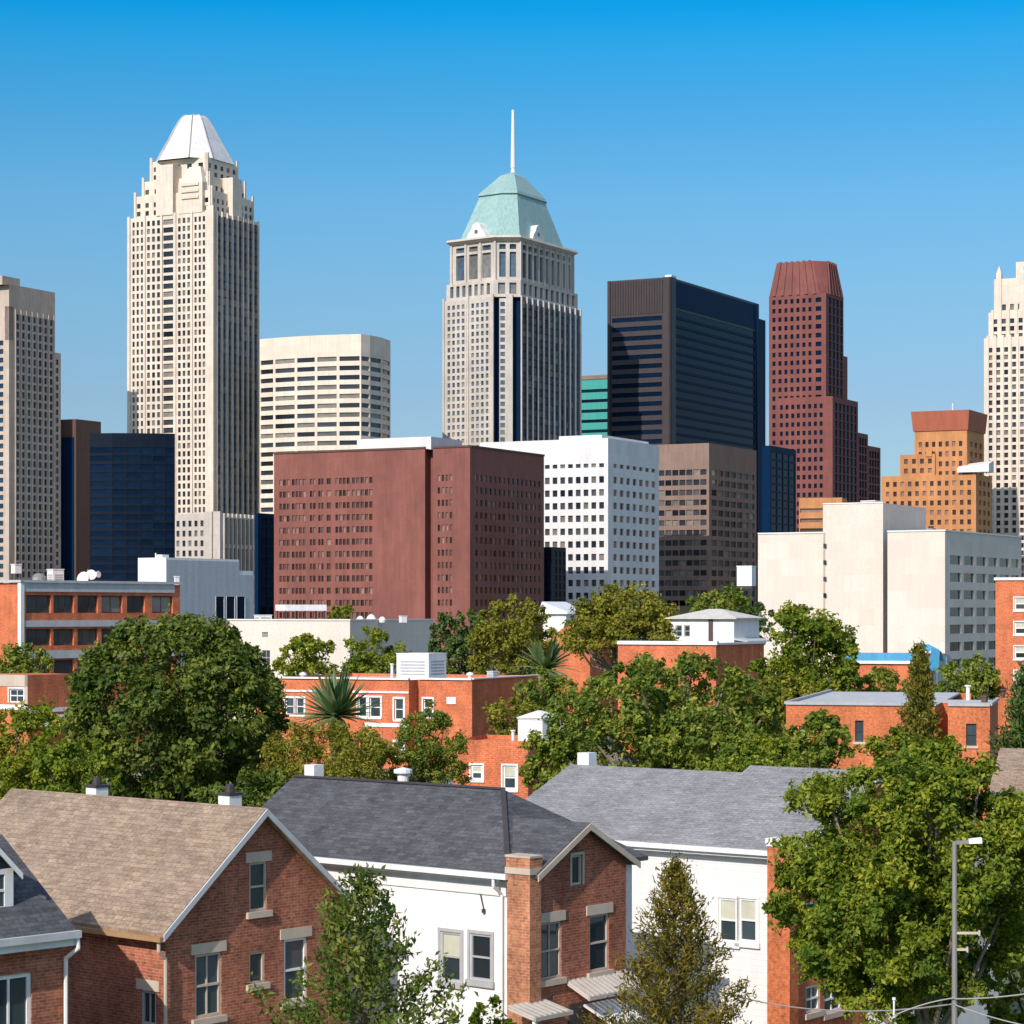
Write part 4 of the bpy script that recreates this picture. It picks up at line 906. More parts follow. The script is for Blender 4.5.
# ---- cream slab office in three blocks
b = Bld('office_block', 'large beige office of three blank blocks with windows on its shaded end', 'office block', 945, 520, 60.5, GLOW)
yl, xr = b.L(887.5), b.Rr(1021.5); zt = b.z(531)
cR = []
for pa, pb in ((950, 961), (964, 974), (976.5, 986), (988.5, 997), (999.5, 1009), (1011.5, 1019)): cR += b.colsR(pa, pb, 1, 1.0)
b.block(0, xr, 0, yl, 0, zt, (), (), cR, b.rows(555.5, 17.3, 8, 9, b.Y + 6), .4)
y2 = b.L(886, 4.5); xx = 4.5
yt1 = b.L(823, xx); y2 = b.L(883, xx); x2 = b.Rr(926, y2); z2 = b.z(503, xx, y2)
b.block(xx, x2, y2, yt1, 0, z2)
x3 = 8; yt2 = b.L(758, x3); z3 = b.z(533, x3, yt1); b.block(x3, 22, yt1 + .003, yt2, 0, z3)
b.w.f = b.w.f; b.finish(M['beige_render'], M['glass_dark'])
m = MB(); m.box(-.2, .3, -.2, yl, zt + .003, zt + .3); m.box(.3, xr, -.2, .3, zt + .003, zt + .3); m.box(x3 - .2, x3 + .3, yt1 + .1, yt2, z3 + .003, z3 + .3); m.box(xx - .15, xx + .3, y2, yt1, z2 + .003, z2 + .25); m.build('roof_coping', M['white_paint'], b.root)
m = MB(); m.box(xx - .25, xx - .003, yt1 - .5, yt1 - .1, 0, z3); m.build('downpipe', M['stone_tan'], b.root)
for i in range(4): wn = MB(); z = b.z(546 + 16.5 * i, xx, yt1); wn.box(xx - .3, xx - .26, yt1 - .9, yt1 - .2, z - .5, z + .5); wn.build('slot_window', M['glass_dark'], b.root)
t = thing('roof_unit', 'low tan plant room on the roof of the beige office', 'rooftop unit', (wx(872, 548), 548, b.z(503, xx, y2)), b.a); m = MB(); m.box(-2.4, 2.4, -1.6, 1.6, .003, 1.0); m.build('casing', M['stone_tan'], t); m = MB(); m.box(-2.6, 2.6, -1.8, 1.8, 1.003, 1.2); m.build('lid', M['white_metal'], t)
t = thing('roof_unit', 'small grey fan unit on the front block of the beige office', 'rooftop unit', (wx(931, 533), 533, zt), b.a); m = MB(); m.box(-1.2, 1.2, -.8, .8, .003, 1.0); m.build('casing', M['steel'], t); m = MB(); m.lathe(0, 0, [(.6, 1.0), (.6, 1.5), (.02, 1.5)]); m.build('fan_cowl', M['dark_trim'], t)

# ---- white raised tank
t = thing('raised_tank', 'white square tank raised on a dark frame beside the beige office', 'tank', (wx(746.5, 420), 420, 0), R(-24))
zt, zb = wz(567, 420), wz(586, 420)
m = MB(); m.box(-1.35, 1.35, -1.2, 1.2, zb, zt); m.build('tank', M['white_metal'], t); m = MB(); m.box(-1.42, 1.42, -1.27, 1.27, zt + .003, zt + .2); m.build('lid', M['white_metal'], t)
m = MB()
for x in (-1.1, 1.1):
    for y in (-.9, .9): m.tube((x, y, 0), (x, y, zb), .12, n=6)
m.box(-1.3, 1.3, -1.1, 1.1, zb - .5, zb - .003); m.beam((-1.1, -.9, zb - 4), (1.1, -.9, zb - .6), .12, .12); m.beam((1.1, -.9, zb - 4), (-1.1, -.9, zb - .6), .12, .12); m.build('frame', M['dark_trim'], t)

# ---- right: brick shed with blue fascia, canopy, end brick block, flat grey roof block
b = Bld('brick_block', 'low orange brick building with a bright blue and white fascia', 'brick block', 926, 255, 74, GLOW)
yl, xr = b.L(846), 7; zt = b.z(654)
b.block(0, xr, 0, yl, 0, zt); b.finish(M['brick_mid'])
m = MB(); m.box(-.2, -.003, 0, yl, b.z(661), zt + .1); m.build('blue_fascia', M['blue_band'], b.root)
m = MB(); m.box(-.26, -.003, 0, yl, b.z(664), b.z(661) - .003); m.build('white_fascia', M['white_paint'], b.root)
t = thing('tilted_canopy', 'bright blue tilted canopy flapping above a grey lean to', 'canopy', (wx(932, 250), 250, 0), R(15))
m = MB(); z0 = wz(667, 250); pts = []
for i in range(7):
    a = i / 6; pts.append((-.9 + 2.1 * a, z0 + 1.0 + 1.25 * math.sin(a * 3.0) - .9 * a + (.5 if i < 2 else 0)))
for (xa, za), (xb_, zb_) in zip(pts[:-1], pts[1:]): m.hexa([(xa, -1.2, za), (xb_, -1.2, zb_), (xb_, 1.2, zb_ + .5), (xa, 1.2, za + .5)], [(xa, -1.2, za + .07), (xb_, -1.2, zb_ + .07), (xb_, 1.2, zb_ + .57), (xa, 1.2, za + .57)])
m.hexa([(-.9, -1.25, z0 - .2), (.1, -1.25, z0 - .6), (.3, -1.25, z0 + 1.7), (-.6, -1.25, z0 + 2.0)], [(-.9, -1.15, z0 - .2), (.1, -1.15, z0 - .6), (.3, -1.15, z0 + 1.7), (-.6, -1.15, z0 + 2.0)])
m.build('canvas', M['blue_band'], t); m = MB(); [m.tube((x, y, 0), (x, y, z0 + 1.1), .07, n=6) for x in (-.8, 1.1) for y in (-1.1, 1.1)]; m.build('post', M['steel'], t)
b = Bld('shed', 'grey arched lean to below the blue canopy', 'shed', 932, 262, 62, GLOW); yl, xr = 2.0, b.Rr(952)
b.block(0, xr, 0, yl, 0, b.z(662)); m_ = [(xr / 2 + xr / 2 * math.cos(i * math.pi / 8), b.z(662) + .9 * math.sin(i * math.pi / 8)) for i in range(9)]
b.w.hexa([(x, 0, z + .004) for x, z in m_], [(x, yl, z + .004) for x, z in m_]); b.finish(M['grey_paint'])

b = Bld('brick_block', 'four storey orange brick block with white sash windows at the right edge', 'brick block', 1050, 212, 62, GLOW)
yl = b.L(995.5); zt = b.z(580); hl = []
for i in range(4):
    for p0, p1 in ((1014.5, 1026), (1031, 1042)):
        q = 597.5 + i * 24.5; hl.append(((b.L(p1), b.L(p0)), (b.z(q + 12.5), b.z(q))))
facade(b.w, (0, yl), (0, 0), 0, zt, [((yl - c1, yl - c0), zz) for (c0, c1), zz in hl], None, .2, [])
b.faceR(0, 0, 16, 0, zt); b.w.poly([(0, yl, 0), (16, yl, 0), (16, yl, zt), (0, yl, zt)]); b.w.poly([(0, 0, zt), (16, 0, zt), (16, yl, zt), (0, yl, zt)]); b.finish(M['brick_mid'])
for (c0, c1), (z0, z1) in hl:
    if c1 > b.L(1030): near_window(b, 'L', 0, c0, c1, z0, z1, .17, 'white_paint', fw=.11, surround=.1, sill='white_paint', blind=.5)
    else: near_window(b, 'L', 0, c0, c1, z0, z1, .17, 'white_paint', fw=.11)
m = MB(); m.box(-.15, .3, -.1, yl + .1, zt + .003, zt + .25); m.build('roof_coping', M['white_paint'], b.root)

b = Bld('brick_block', 'long single storey orange brick block with a flat grey roof', 'brick block', 990, 150, 76, GLOW)
ya, yb, yc = b.L(948), b.L(936), b.L(786); zt = b.z(706.5); xr = 25
wl = [(966, 976.5, 724, 746)]; w2 = [(855, 863.5, 722, 743.5), (799, 806, 728, 746)]
conv = lambda q: [((b.L(p1), b.L(p0)), (b.z(r1), b.z(r0))) for p0, p1, r0, r1 in q]
h1, h2 = conv(wl), conv(w2)
facade(b.w, (0, ya), (0, 0), 0, zt, [((ya - c1, ya - c0), zz) for (c0, c1), zz in h1], None, .2, [])
facade(b.w, (0, yc), (0, yb), 0, zt, [((yc - c1, yc - c0), zz) for (c0, c1), zz in h2], None, .2, [])
b.faceR(0, 0, xr * .42, 0, zt); b.w.poly([(0, yb, 0), (6, yb, 0), (6, yb, zt), (0, yb, zt)]); b.w.poly([(0, ya, 0), (6, ya, 0), (6, ya, zt), (0, ya, zt)]); b.faceL(6, ya, yb, 0, zt)
b.w.poly([(0, yc, 0), (xr, yc, 0), (xr, yc, zt), (0, yc, zt)]); b.w.poly([(xr, ya, 0), (xr, yc, 0), (xr, yc, zt), (xr, ya, zt)])
b.finish(M['brick_orange'])
for (c0, c1), (z0, z1) in h1 + h2: near_window(b, 'L', 0, c0, c1, z0, z1, .17, 'dark_trim', fw=.06, sill='lintel')
rf = MB(); rf.box(.1, xr * .42, .1, ya - .05, zt - .1, zt + .03); rf.box(.1, xr, yb + .05, yc - .1, zt - .1, zt + .03); rf.box(6.1, xr * .42, ya - .048, yb + .048, zt - .1, zt + .03); rf.build('flat_roof', M['roof_grey'], b.root)
m = MB(); m.box(-.12, .098, 0, ya, zt + .003, zt + .2); m.box(-.12, .098, yb, yc, zt + .003, zt + .2); m.box(.1, xr * .42, -.12, .098, zt + .033, zt + .2); m.box(.1, xr, yc - .098, yc + .12, zt + .033, zt + .2); m.build('roof_edge', M['grey_trim'], b.root)
G = 'vents on the flat grey roof'
for px, Y, h_, lab in ((968, 160, .9, 'white pipe vent standing on the flat grey roof'), (1003, 164, .5, 'small dark pipe vent at the right of the flat grey roof')):
    t = thing('roof_vent', lab, 'vent', (wx(px, Y), Y, zt + .03), 0, G); m = MB(); m.tube((0, 0, 0), (0, 0, h_), .13); m.tube((0, 0, h_), (0, 0, h_ + .1), .22); m.build('pipe', M['white_metal' if h_ > .6 else 'brown_dark'], t)
roofbox('roof_unit', 'brown chimney box beside the pipe vent on the flat grey roof', 'rooftop unit', 981, 988, 697, 703, 156, R(60), M['brown_dark'], None, G, zt + .03)
# ================================================================== FOREGROUND HOUSES
AF = 42.0
GH = 'houses in the front row'
def rake_clip(x0, x1, ze, zr):
    xm = (x0 + x1) / 2; s = (zr - ze) / (xm - x0)
    return [(-s, 1, ze - s * x0), (s, 1, ze + s * x1)]
def gable_slabs(mb, x0, x1, y0, y1, ze, zr, oe, t):
    """two roof slabs, ridge along y"""
    xm = (x0 + x1) / 2; s = (zr - ze) / (xm - x0)
    for sg, xe in ((-1, x0), (1, x1)):
        xo = xe + sg * oe; zo = ze - s * oe
        q = [(xo, zo), (xm, zr), (xm, zr + t), (xo, zo + t)]
        if sg > 0: q = q[::-1]
        mb.hexa([(x, y1, z + .01) for x, z in q], [(x, y0, z + .01) for x, z in q])
def rake_boards(mb, x0, x1, y, ze, zr, oe, w, h, dz=0):
    xm = (x0 + x1) / 2; s = (zr - ze) / (xm - x0)
    for sg, xe in ((-1, x0), (1, x1)):
        a = (xe + sg * oe, ze - s * oe); bq = (xm, zr)
        q = [(a[0], a[1] - h + dz), (bq[0], bq[1] - h + dz), (bq[0], bq[1] + dz), (a[0], a[1] + dz)]
        mb.hexa([(x, y + w, z) for x, z in q], [(x, y, z) for x, z in q])
def chimney_stub(root, x, y, z0, z1, w, mat, cap='dark_trim', pot=True):
    m = MB(); m.box(x - w / 2, x + w / 2, y - w / 2, y + w / 2, z0, z1); c = m.build('chimney', M[mat], root)
    if pot:
        m = MB(); m.box(x - w * .56, x + w * .56, y - w * .56, y + w * .56, z1 + .003, z1 + .07); m.tube((x, y, z1 + .073), (x, y, z1 + .28), w * .3, w * .25); m.build('chimney_cap', M[cap], c)
    return c

# ---- A: brick house with the tan roof
b = Bld('brick_house', 'red brick gabled house with a tan shingle roof', 'house', 165, 58, 49, GH)
xr = b.Rr(346); xm = xr / 2; ze = b.z(927); zr = b.z(813, xm, 0)
def find_y(b, px, xo): return b.L(px, xo)
yl = find_y(b, 17, xm)
wins = [(249.5, 267, 862, 911), (195, 221.5, 953, 1017), (249.5, 264.5, 952, 983), (284, 307, 938, 1001)]
hl = []
for p0, p1, q0, q1 in wins: c0, c1 = b.Rr(p0), b.Rr(p1); cm = (c0 + c1) / 2; hl.append(((c0, c1), (b.z(q1, cm), b.z(q0, cm))))
facade(b.w, (0, 0), (xr, 0), 0, zr - .05, hl, None, .12, [], clip=rake_clip(0, xr, ze, zr - .02))
hL = [((b.L(156), b.L(141)), (b.z(1060), b.z(993)))]
facade(b.w, (0, yl), (0, 0), 0, ze, [((yl - c1, yl - c0), zz) for (c0, c1), zz in hL], None, .12, [])
b.w.poly([(xr, 0, 0), (xr, yl, 0), (xr, yl, ze), (xr, 0, ze)]); b.w.poly([(0, yl, 0), (xr, yl, 0), (xr, yl, ze), (xm, yl, zr - .03), (0, yl, ze)])
b.finish(M['brick_red'])
near_window(b, 'R', 0, *hl[0][0], *hl[0][1], .1, 'lintel', fw=.06, sill='lintel', lintel='lintel')
near_window(b, 'R', 0, *hl[1][0], *hl[1][1], .1, 'lintel', fw=.07, munt=1, sill='lintel', lintel='lintel')
near_window(b, 'R', 0, *hl[2][0], *hl[2][1], .1, 'lintel', fw=.05, rail=False, sill='lintel')
near_window(b, 'R', 0, *hl[3][0], *hl[3][1], .1, 'white_paint', fw=.07, sill='lintel', lintel='lintel')
near_window(b, 'L', 0, *hL[0][0], *hL[0][1], .1, 'grey_trim', fw=.07, munt=1, lintel='lintel')
rf = MB(); gable_slabs(rf, 0, xr, -.28, yl + .25, ze, zr, .3, .13); roof = rf.build('roof', M['shingle_tan'], b.root)
m = MB(); rake_boards(m, 0, xr, -.33, ze, zr, .3, .046, .17, .12); m.build('rake_board', M['grey_paint'], b.root)
s = (zr - ze) / xm
m = MB(); m.box(-.42, -.3, -.3, yl + .2, ze - .3 * s - .06, ze - .3 * s + .06); m.box(-.298, -.003, -.25, yl + .2, ze - .3 * s - .02, ze - .3 * s + .01); m.build('gutter', M['copper_gutter'], b.root)
m = MB(); m.path([(-.3, -.12, ze - .3 * s - .06), (-.3, -.12, ze - .55), (-.07, -.1, ze - .75), (-.07, -.1, 0)], .045, .045, 8); m.build('downpipe', M['lintel'], b.root)
for px, py in ((97, 788), (230, 796)):
    y = b.L(px, xm + .35); chimney_stub(roof, xm + .35, y, zr - .5, b.z(py, xm, y), .42, 'white_paint')

# ---- D: dormer house at the far left
b = Bld('dormer_house', 'brick house with a dark dormer roof, cut by the left edge', 'house', 63, 55, 46, GH)
x0 = -9.0; ze = b.z(925); dpt = 5.2; zr = ze + 1.75
c0, c1 = b.Rr(-34), b.Rr(32)
zz = (b.z(1090), b.z(968))
facade(b.w, (x0, 0), (0, 0), 0, ze, [((c0 - x0, c1 - x0), zz)], None, .14, [])
b.w.poly([(0, 0, 0), (0, dpt, 0), (0, dpt, ze), (0, dpt / 2, zr - .05), (0, 0, ze)]); b.w.poly([(x0, dpt, 0), (0, dpt, 0), (0, dpt, ze), (x0, dpt, ze)]); b.w.poly([(x0, 0, 0), (x0, dpt, 0), (x0, dpt, ze), (x0, dpt / 2, zr - .05), (x0, 0, ze)])
b.finish(M['brick_red'])
near_window(b, 'R', 0, c0, c1, *zz, .12, 'white_paint', fw=.1, munt=2, sill='lintel')
rf = MB(); s = (zr - ze) / (dpt / 2)
for sg in (-1, 1):
    ye = dpt / 2 + sg * (dpt / 2 + .35); zo = ze - s * .35
    q = [(ye, zo), (dpt / 2, zr), (dpt / 2, zr + .13), (ye, zo + .13)]
    if sg < 0: q = q[::-1]
    rf.hexa([(.12, y, z + .01) for y, z in q], [(x0, y, z + .01) for y, z in q])
rf.build('roof', M['shingle_dark'], b.root)
m = MB(); m.box(x0, .16, -.5, -.36, ze - .35 * s - .02, ze - .35 * s + .14); m.build('gutter', M['grey_paint'], b.root)
m = MB(); m.box(x0, .14, -.355, -.003, ze - .35 * s - .2, ze - .35 * s - .03); m.build('fascia', M['white_paint'], b.root)
m = MB(); m.path([(.1, -.42, ze - .35 * s - .02), (.12, -.42, ze - .5), (.02, -.08, ze - .75), (.02, -.08, 0)], .05, .05, 8); m.build('downpipe', M['white_paint'], b.root)
# dormer: front edge at px ~12-14
yd = .55; xd1 = b.Rr(11, yd); xd0 = xd1 - 1.5; zd0 = ze + s * yd; zde = b.z(868, xd1, yd); zdr = zde + .75; xdm = (xd0 + xd1) / 2
yb_ = (zde - ze) / s
dm = MB(); dm.hexa([(xd0, yd, zd0), (xd1, yd, zd0), (xd1, yd + .02, zd0), (xd0, yd + .02, zd0)], [(xd0, yd, zde), (xd1, yd, zde), (xd1, yb_, zde), (xd0, yb_, zde)])
dm.poly([(xd0, yd, zde), (xd1, yd, zde), (xdm, yd, zdr)])
dmo = dm.build('dormer', M['shingle_dark'], b.root)
m = MB(); near = []
m.box(xd1 - .2, xd1 + .03, yd - .05, yd - .004, zd0 - .05, zde); m.box(xd0, xd0 + .2, yd - .05, yd - .004, zd0 - .05, zde); m.box(xd0 + .2, xd1 - .2, yd - .05, yd - .004, zd0 - .05, zd0 + .12)
m.box(xd0 + .2, xd1 - .2, yd - .05, yd - .004, zde - .12, zde); m.box(xd0 + .2, xd1 - .2, yd - .04, yd - .015, (zd0 + zde) / 2 - .03, (zd0 + zde) / 2 + .03); m.box(xdm - .03, xdm + .03, yd - .035, yd - .015, zd0, zde)
m.build('dormer_frame', M['white_paint'], dmo)
g = MB(); g.box(xd0 + .2, xd1 - .2, yd - .012, yd - .004, zd0 + .1, zde - .1); g.build('dormer_window', M['glass_near'], dmo)
rf = MB(); yrb = (zdr - ze) / s
sd = (zdr - zde) / ((xd1 - xd0) / 2)
for sg, xe in ((-1, xd0), (1, xd1)):
    xo = xe + sg * .16; zo = zde - sd * .16
    rf.hexa([(xo, yd - .2, zo), (xdm, yd - .2, zdr), (xdm, yrb + .2, zdr), (xo, yb_, zo)], [(xo, yd - .2, zo + .08), (xdm, yd - .2, zdr + .08), (xdm, yrb + .2, zdr + .08), (xo, yb_, zo + .08)])
rf.build('dormer_roof', M['shingle_dark'], dmo)
m = MB(); rake_boards(m, xd0, xd1, yd - .24, zde, zdr, .16, .036, .14, .05); m.build('dormer_trim', M['white_paint'], dmo)

# ---- B: white house with the dark roof and brick gable wing
b = Bld('gabled_house', 'white house with dark shingle roof, brick gable wing and corner chimney', 'house', 537, 62, 50, GH)
w_ = b.Rr(626); y1 = b.L(507, -.12); W = b.Rr(632, y1); 
zrw = b.z(827, w_ / 2, 0); zew = b.z(872); zem = b.z(869, 0, y1)
yl = b.L(301, W / 2); yrd = b.L(503, W / 2); zrm = b.z(794, W / 2, yrd)
wins = [(539.5, 561.5, 922, 979), (589.5, 609, 914, 971), (571.5, 582, 855, 885)]
hl = []
for p0, p1, q0, q1 in wins: c0, c1 = b.Rr(p0), b.Rr(p1); cm = (c0 + c1) / 2; hl.append(((c0, c1), (b.z(q1, cm), b.z(q0, cm))))
bw = MB(); facade(bw, (0, 0), (w_, 0), 0, zrw - .05, hl, None, .12, [], clip=rake_clip(0, w_, zew, zrw - .02))
bw.poly([(0, 0, 0), (0, y1, 0), (0, y1, zew), (0, 0, zew)]); bw.poly([(w_, 0, 0), (w_, y1 - .01, 0), (w_, y1 - .01, zew), (w_, 0, zew)])
bw.build('brick_wing', M['brick_red'], b.root)
near_window(b, 'R', 0, *hl[0][0], *hl[0][1], .1, 'lintel', fw=.06, munt=1, sill='lintel', lintel='lintel')
near_window(b, 'R', 0, *hl[1][0], *hl[1][1], .1, 'lintel', fw=.06, sill='lintel', lintel='lintel')
near_window(b, 'R', 0, *hl[2][0], *hl[2][1], .1, 'lintel', fw=.06, rail=False, surround=.07)
# main body
wl = [(441, 461, 931, 980), (470.5, 491.5, 933, 979)]
xo = -.12
hL = [((b.L(p1, xo), b.L(p0, xo)), (b.z(q1, xo, b.L(p0, xo)), b.z(q0, xo, b.L(p0, xo)))) for p0, p1, q0, q1 in wl]
facade(b.w, (xo, yl), (xo, y1), 0, zem, [((yl - c1, yl - c0), zz) for (c0, c1), zz in hL], None, .1, [])
b.w.poly([(xo, y1, 0), (W, y1, 0), (W, y1, zem), (xo, y1, zem)]); b.w.poly([(W, y1, 0), (W, yl, 0), (W, yl, zem), (W, y1, zem)]); b.w.poly([(xo, yl, 0), (W, yl, 0), (W, yl, zem), (W / 2, yl, zrm - .05), (xo, yl, zem)])
b.finish(M['render_white'])
near_window(b, 'L', xo, *hL[0][0], *hL[0][1], .08, 'grey_trim', fw=.06, surround=.09, sill='grey_trim', blind=.5)
near_window(b, 'L', xo, *hL[1][0], *hL[1][1], .08, 'grey_trim', fw=.06, surround=.09, sill='grey_trim')
rf = MB(); oe = .32; s = (zrm - zem) / (W / 2 - xo); zo = zem - s * oe; t = .13; yh = yrd
E0, E1, E2, E3 = (xo - oe, y1 - oe), (W + oe, y1 - oe), (W + oe, yl + .3), (xo - oe, yl + .3); xmm = W / 2
R0, R1 = (xmm, yh), (xmm, yl + .3)
def pt(p, z): return (p[0], p[1], z)
for f in ((E3, E0, R0, R1), (E0, E1, R0), (E1, E2, R1, R0)):
    zz = lambda p: (zrm if p in (R0, R1) else zo)
    rf.hexa([pt(p, zz(p) + .01) for p in f], [pt(p, zz(p) + t) for p in f])
gable_slabs(rf, 0, w_, -.25, y1 + 1.6, zew, zrw, .28, .12)
roof = rf.build('roof', M['shingle_dark'], b.root)
m = MB(); m.beam((xo - oe * .9, y1 - oe * .9, zo + t + .02), (xmm, yh, zrm + t + .02), .13, .05); m.beam((xmm, yh, zrm + t + .02), (xmm, yl + .3, zrm + t + .02), .16, .05); m.build('ridge_cap', M['dark_trim'], roof)
m = MB(); rake_boards(m, 0, w_, -.29, zew, zrw, .28, .036, .17, .11); m.build('rake_board', M['lintel'], b.root)
m = MB(); m.box(xo - oe - .13, xo - oe - .003, y1 - oe, yl + .3, zo - .02, zo + .12); m.build('gutter', M['white_paint'], b.root)
m = MB(); m.box(xo - oe, xo - .003, y1, yl + .2, zo - .1, zo - .01); m.box(xo - .05, xo - .003, y1, yl, zo - .5, zo - .25); m.build('soffit', M['white_paint'], b.root)
m = MB(); m.path([(xo - oe - .06, y1 + .14, zo - .02), (xo - oe - .06, y1 + .14, zo - .22), (xo - .07, y1 + .12, zo - .45), (xo - .07, y1 + .12, 0)], .045, .045, 8); m.build('downpipe', M['white_paint'], b.root)
ch = MB(); zc = b.z(857); ch.box(-.46, -.003, -.14, .62, 0, zc - .42); ch.box(-.48, .02, -.16, .64, zc - .25, zc); c_ = ch.build('chimney', M['brick_chimney'], b.root)
m = MB(); m.box(-.5, .03, -.18, .66, zc - .417, zc - .253); m.box(-.5, .04, -.18, .66, zc + .003, zc + .06); m.build('chimney_band', M['lintel'], c_)
y = b.L(314, xmm + .3); chimney_stub(roof, xmm + .3, y, zrm - .5, b.z(765, xmm, y), .4, 'white_paint', pot=False)
y = b.L(403, xmm + .2); m = MB(); zz = b.z(792, xmm, y); m.lathe(xmm + .2, y, [(.16, zrm - .3), (.16, zrm + .35), (.27, zrm + .4), (.27, zrm + .5), (.02, zrm + .56)]); m.build('roof_vent', M['white_metal'], roof)
m = MB(); yb_ = b.L(480, xo - .05); zb = b.z(893, xo, yb_); m.beam((xo - .04, yb_, zb), (xo - .04, yb_ - .12, zb - .42), .04, .04); m.tube((xo - .05, yb_ - .12, zb - .5), (xo - .05, yb_ - .12, zb - .4), .05); m.build('wall_bracket', M['dark_trim'], b.root)
# slatted awnings over the door
def awning(x0, x1, z_in, z_out, yo, n, label):
    m = MB(); st = (x1 - x0) / n
    for i in range(n): m.hexa([(x0 + i * st, -.02, z_in), (x0 + (i + .62) * st, -.02, z_in), (x0 + (i + .62) * st, -yo, z_out), (x0 + i * st, -yo, z_out)], [(x0 + i * st, -.02, z_in + .04), (x0 + (i + .62) * st, -.02, z_in + .04), (x0 + (i + .62) * st, -yo, z_out + .04), (x0 + i * st, -yo, z_out + .04)])
    m.beam((x0, -yo, z_out - .03), (x1, -yo, z_out - .03), .06, .1); m.beam((x0, -.05, z_in - .05), (x0, -yo, z_out - .03), .05, .06); m.beam((x1, -.05, z_in - .05), (x1, -yo, z_out - .03), .05, .06)
    return m
m = awning(b.Rr(566), b.Rr(628), b.z(979, 1.8), b.z(992, 1.8) - .0, .75, 13, ''); m.build('awning', M['stone_pale'], b.root)
px_ = MB(); xa, xb_ = b.Rr(541, -.9), b.Rr(570, -.9)
m = awning(xa - .25, xb_ + .1, b.z(997, .8), b.z(1005, .8), .9, 7, ''); m.build('awning', M['stone_pale'], b.root)
m = MB(); m.box(xa - .2, xa - .1, -.88, -.78, 0, b.z(1005, .8)); m.build('porch_post', M['white_paint'], b.root)
m = MB(); m.box(b.Rr(568), b.Rr(583), -.05, -.004, 0, b.z(1005, 1.2)); m.build('door', M['dark_trim'], b.root)
m = MB(); m.hexa([(b.Rr(582), -.05, b.z(1008, 1.5)), (b.Rr(615), -.05, b.z(1008, 1.5)), (b.Rr(615), -1.0, b.z(1024, 1.5)), (b.Rr(582), -1.0, b.z(1024, 1.5))], [(b.Rr(582), -.05, b.z(1006, 1.5)), (b.Rr(615), -.05, b.z(1006, 1.5)), (b.Rr(615), -1.0, b.z(1022, 1.5)), (b.Rr(582), -1.0, b.z(1022, 1.5))]); m.build('porch_roof', M['white_paint'], b.root)
# red brick side yard wall between the wing and the white house
# ---- C: white siding house with the grey roof
b = Bld('siding_house', 'white siding house with a light grey roof and orange brick corner', 'house', 795, 69, 53, GH)
W = 8.6; xm = W / 2; ze = b.z(851); zr = b.z(777, xm, b.L(745, xm)); yl = b.L(578, xm)
wl = [(719, 737, 897.5, 941), (739.5, 757, 898, 941)]
hL = [((b.L(p1), b.L(p0)), (b.z(q1, 0, b.L(p0)), b.z(q0, 0, b.L(p0)))) for p0, p1, q0, q1 in wl]
facade(b.w, (0, yl), (0, .9), 0, ze, [((yl - c1, yl - c0), zz) for (c0, c1), zz in hL], None, .1, [])
b.w.poly([(W, 0, 0), (W, yl, 0), (W, yl, ze), (W, 0, ze)]); b.w.poly([(0, yl, 0), (W, yl, 0), (W, yl, ze), (xm, yl, zr - .05), (0, yl, ze)]); b.finish(M['siding_white'])
for (c0, c1), zz in hL: near_window(b, 'L', 0, c0, c1, *zz, .08, 'white_paint', fw=.06, surround=.08, sill='white_paint', blind=.5)
yj = b.L(742, xm); W2 = W + 1.0; xm2 = W2 / 2; s = (zr - ze) / xm; zr2 = ze + s * xm2
g2 = MB()
wn2 = [(803, 818, 902, 928), (824, 840, 902, 928), (806, 820, 985, 1012), (824, 842, 985, 1012)]
hl = []
for p0, p1, q0, q1 in wn2: c0, c1 = b.Rr(p0), b.Rr(p1); cm = (c0 + c1) / 2; hl.append(((c0, c1), (b.z(q1, cm), b.z(q0, cm))))
facade(g2, (.0, 0), (W2, 0), 0, zr2 - .05, hl, None, .12, [], clip=rake_clip(0, W2, ze, zr2 - .02)); g2.poly([(0, 0, 0), (0, .9, 0), (0, .9, ze), (0, 0, ze)])
g2.build('brick_gable', M['brick_orange'], b.root)
for (c0, c1), zz in hl: near_window(b, 'R', 0, c0, c1, *zz, .1, 'white_paint', fw=.07, munt=1, sill='lintel')
rf = MB(); gable_slabs(rf, 0, W, yj, yl + .3, ze, zr, .32, .13); gable_slabs(rf, 0, W2, -.3, yj - .003, ze, zr2, .32, .13); roof = rf.build('roof', M['shingle_grey'], b.root)
m = MB(); rake_boards(m, 0, W2, -.34, ze, zr2, .32, .036, .2, .12); m.build('rake_board', M['white_paint'], b.root)
zo = ze - s * .32; m = MB(); m.box(-.45, -.323, -.3, yl + .3, zo - .02, zo + .12); m.box(-.32, -.003, 0, yl + .2, zo - .12, zo - .02); m.build('gutter', M['white_paint'], b.root)
ch = MB(); ch.box(-.5, -.003, -.12, .62, 0, b.z(846)); c_ = ch.build('chimney', M['brick_orange'], b.root)
m = MB(); m.box(-.54, .05, -.16, .66, b.z(846) + .003, b.z(838)); m.build('chimney_cap', M['white_paint'], c_)
y = b.L(587, xm + .3); chimney_stub(roof, xm + .3, y, zr - .5, b.z(753, xm, y), .45, 'white_paint', pot=False)
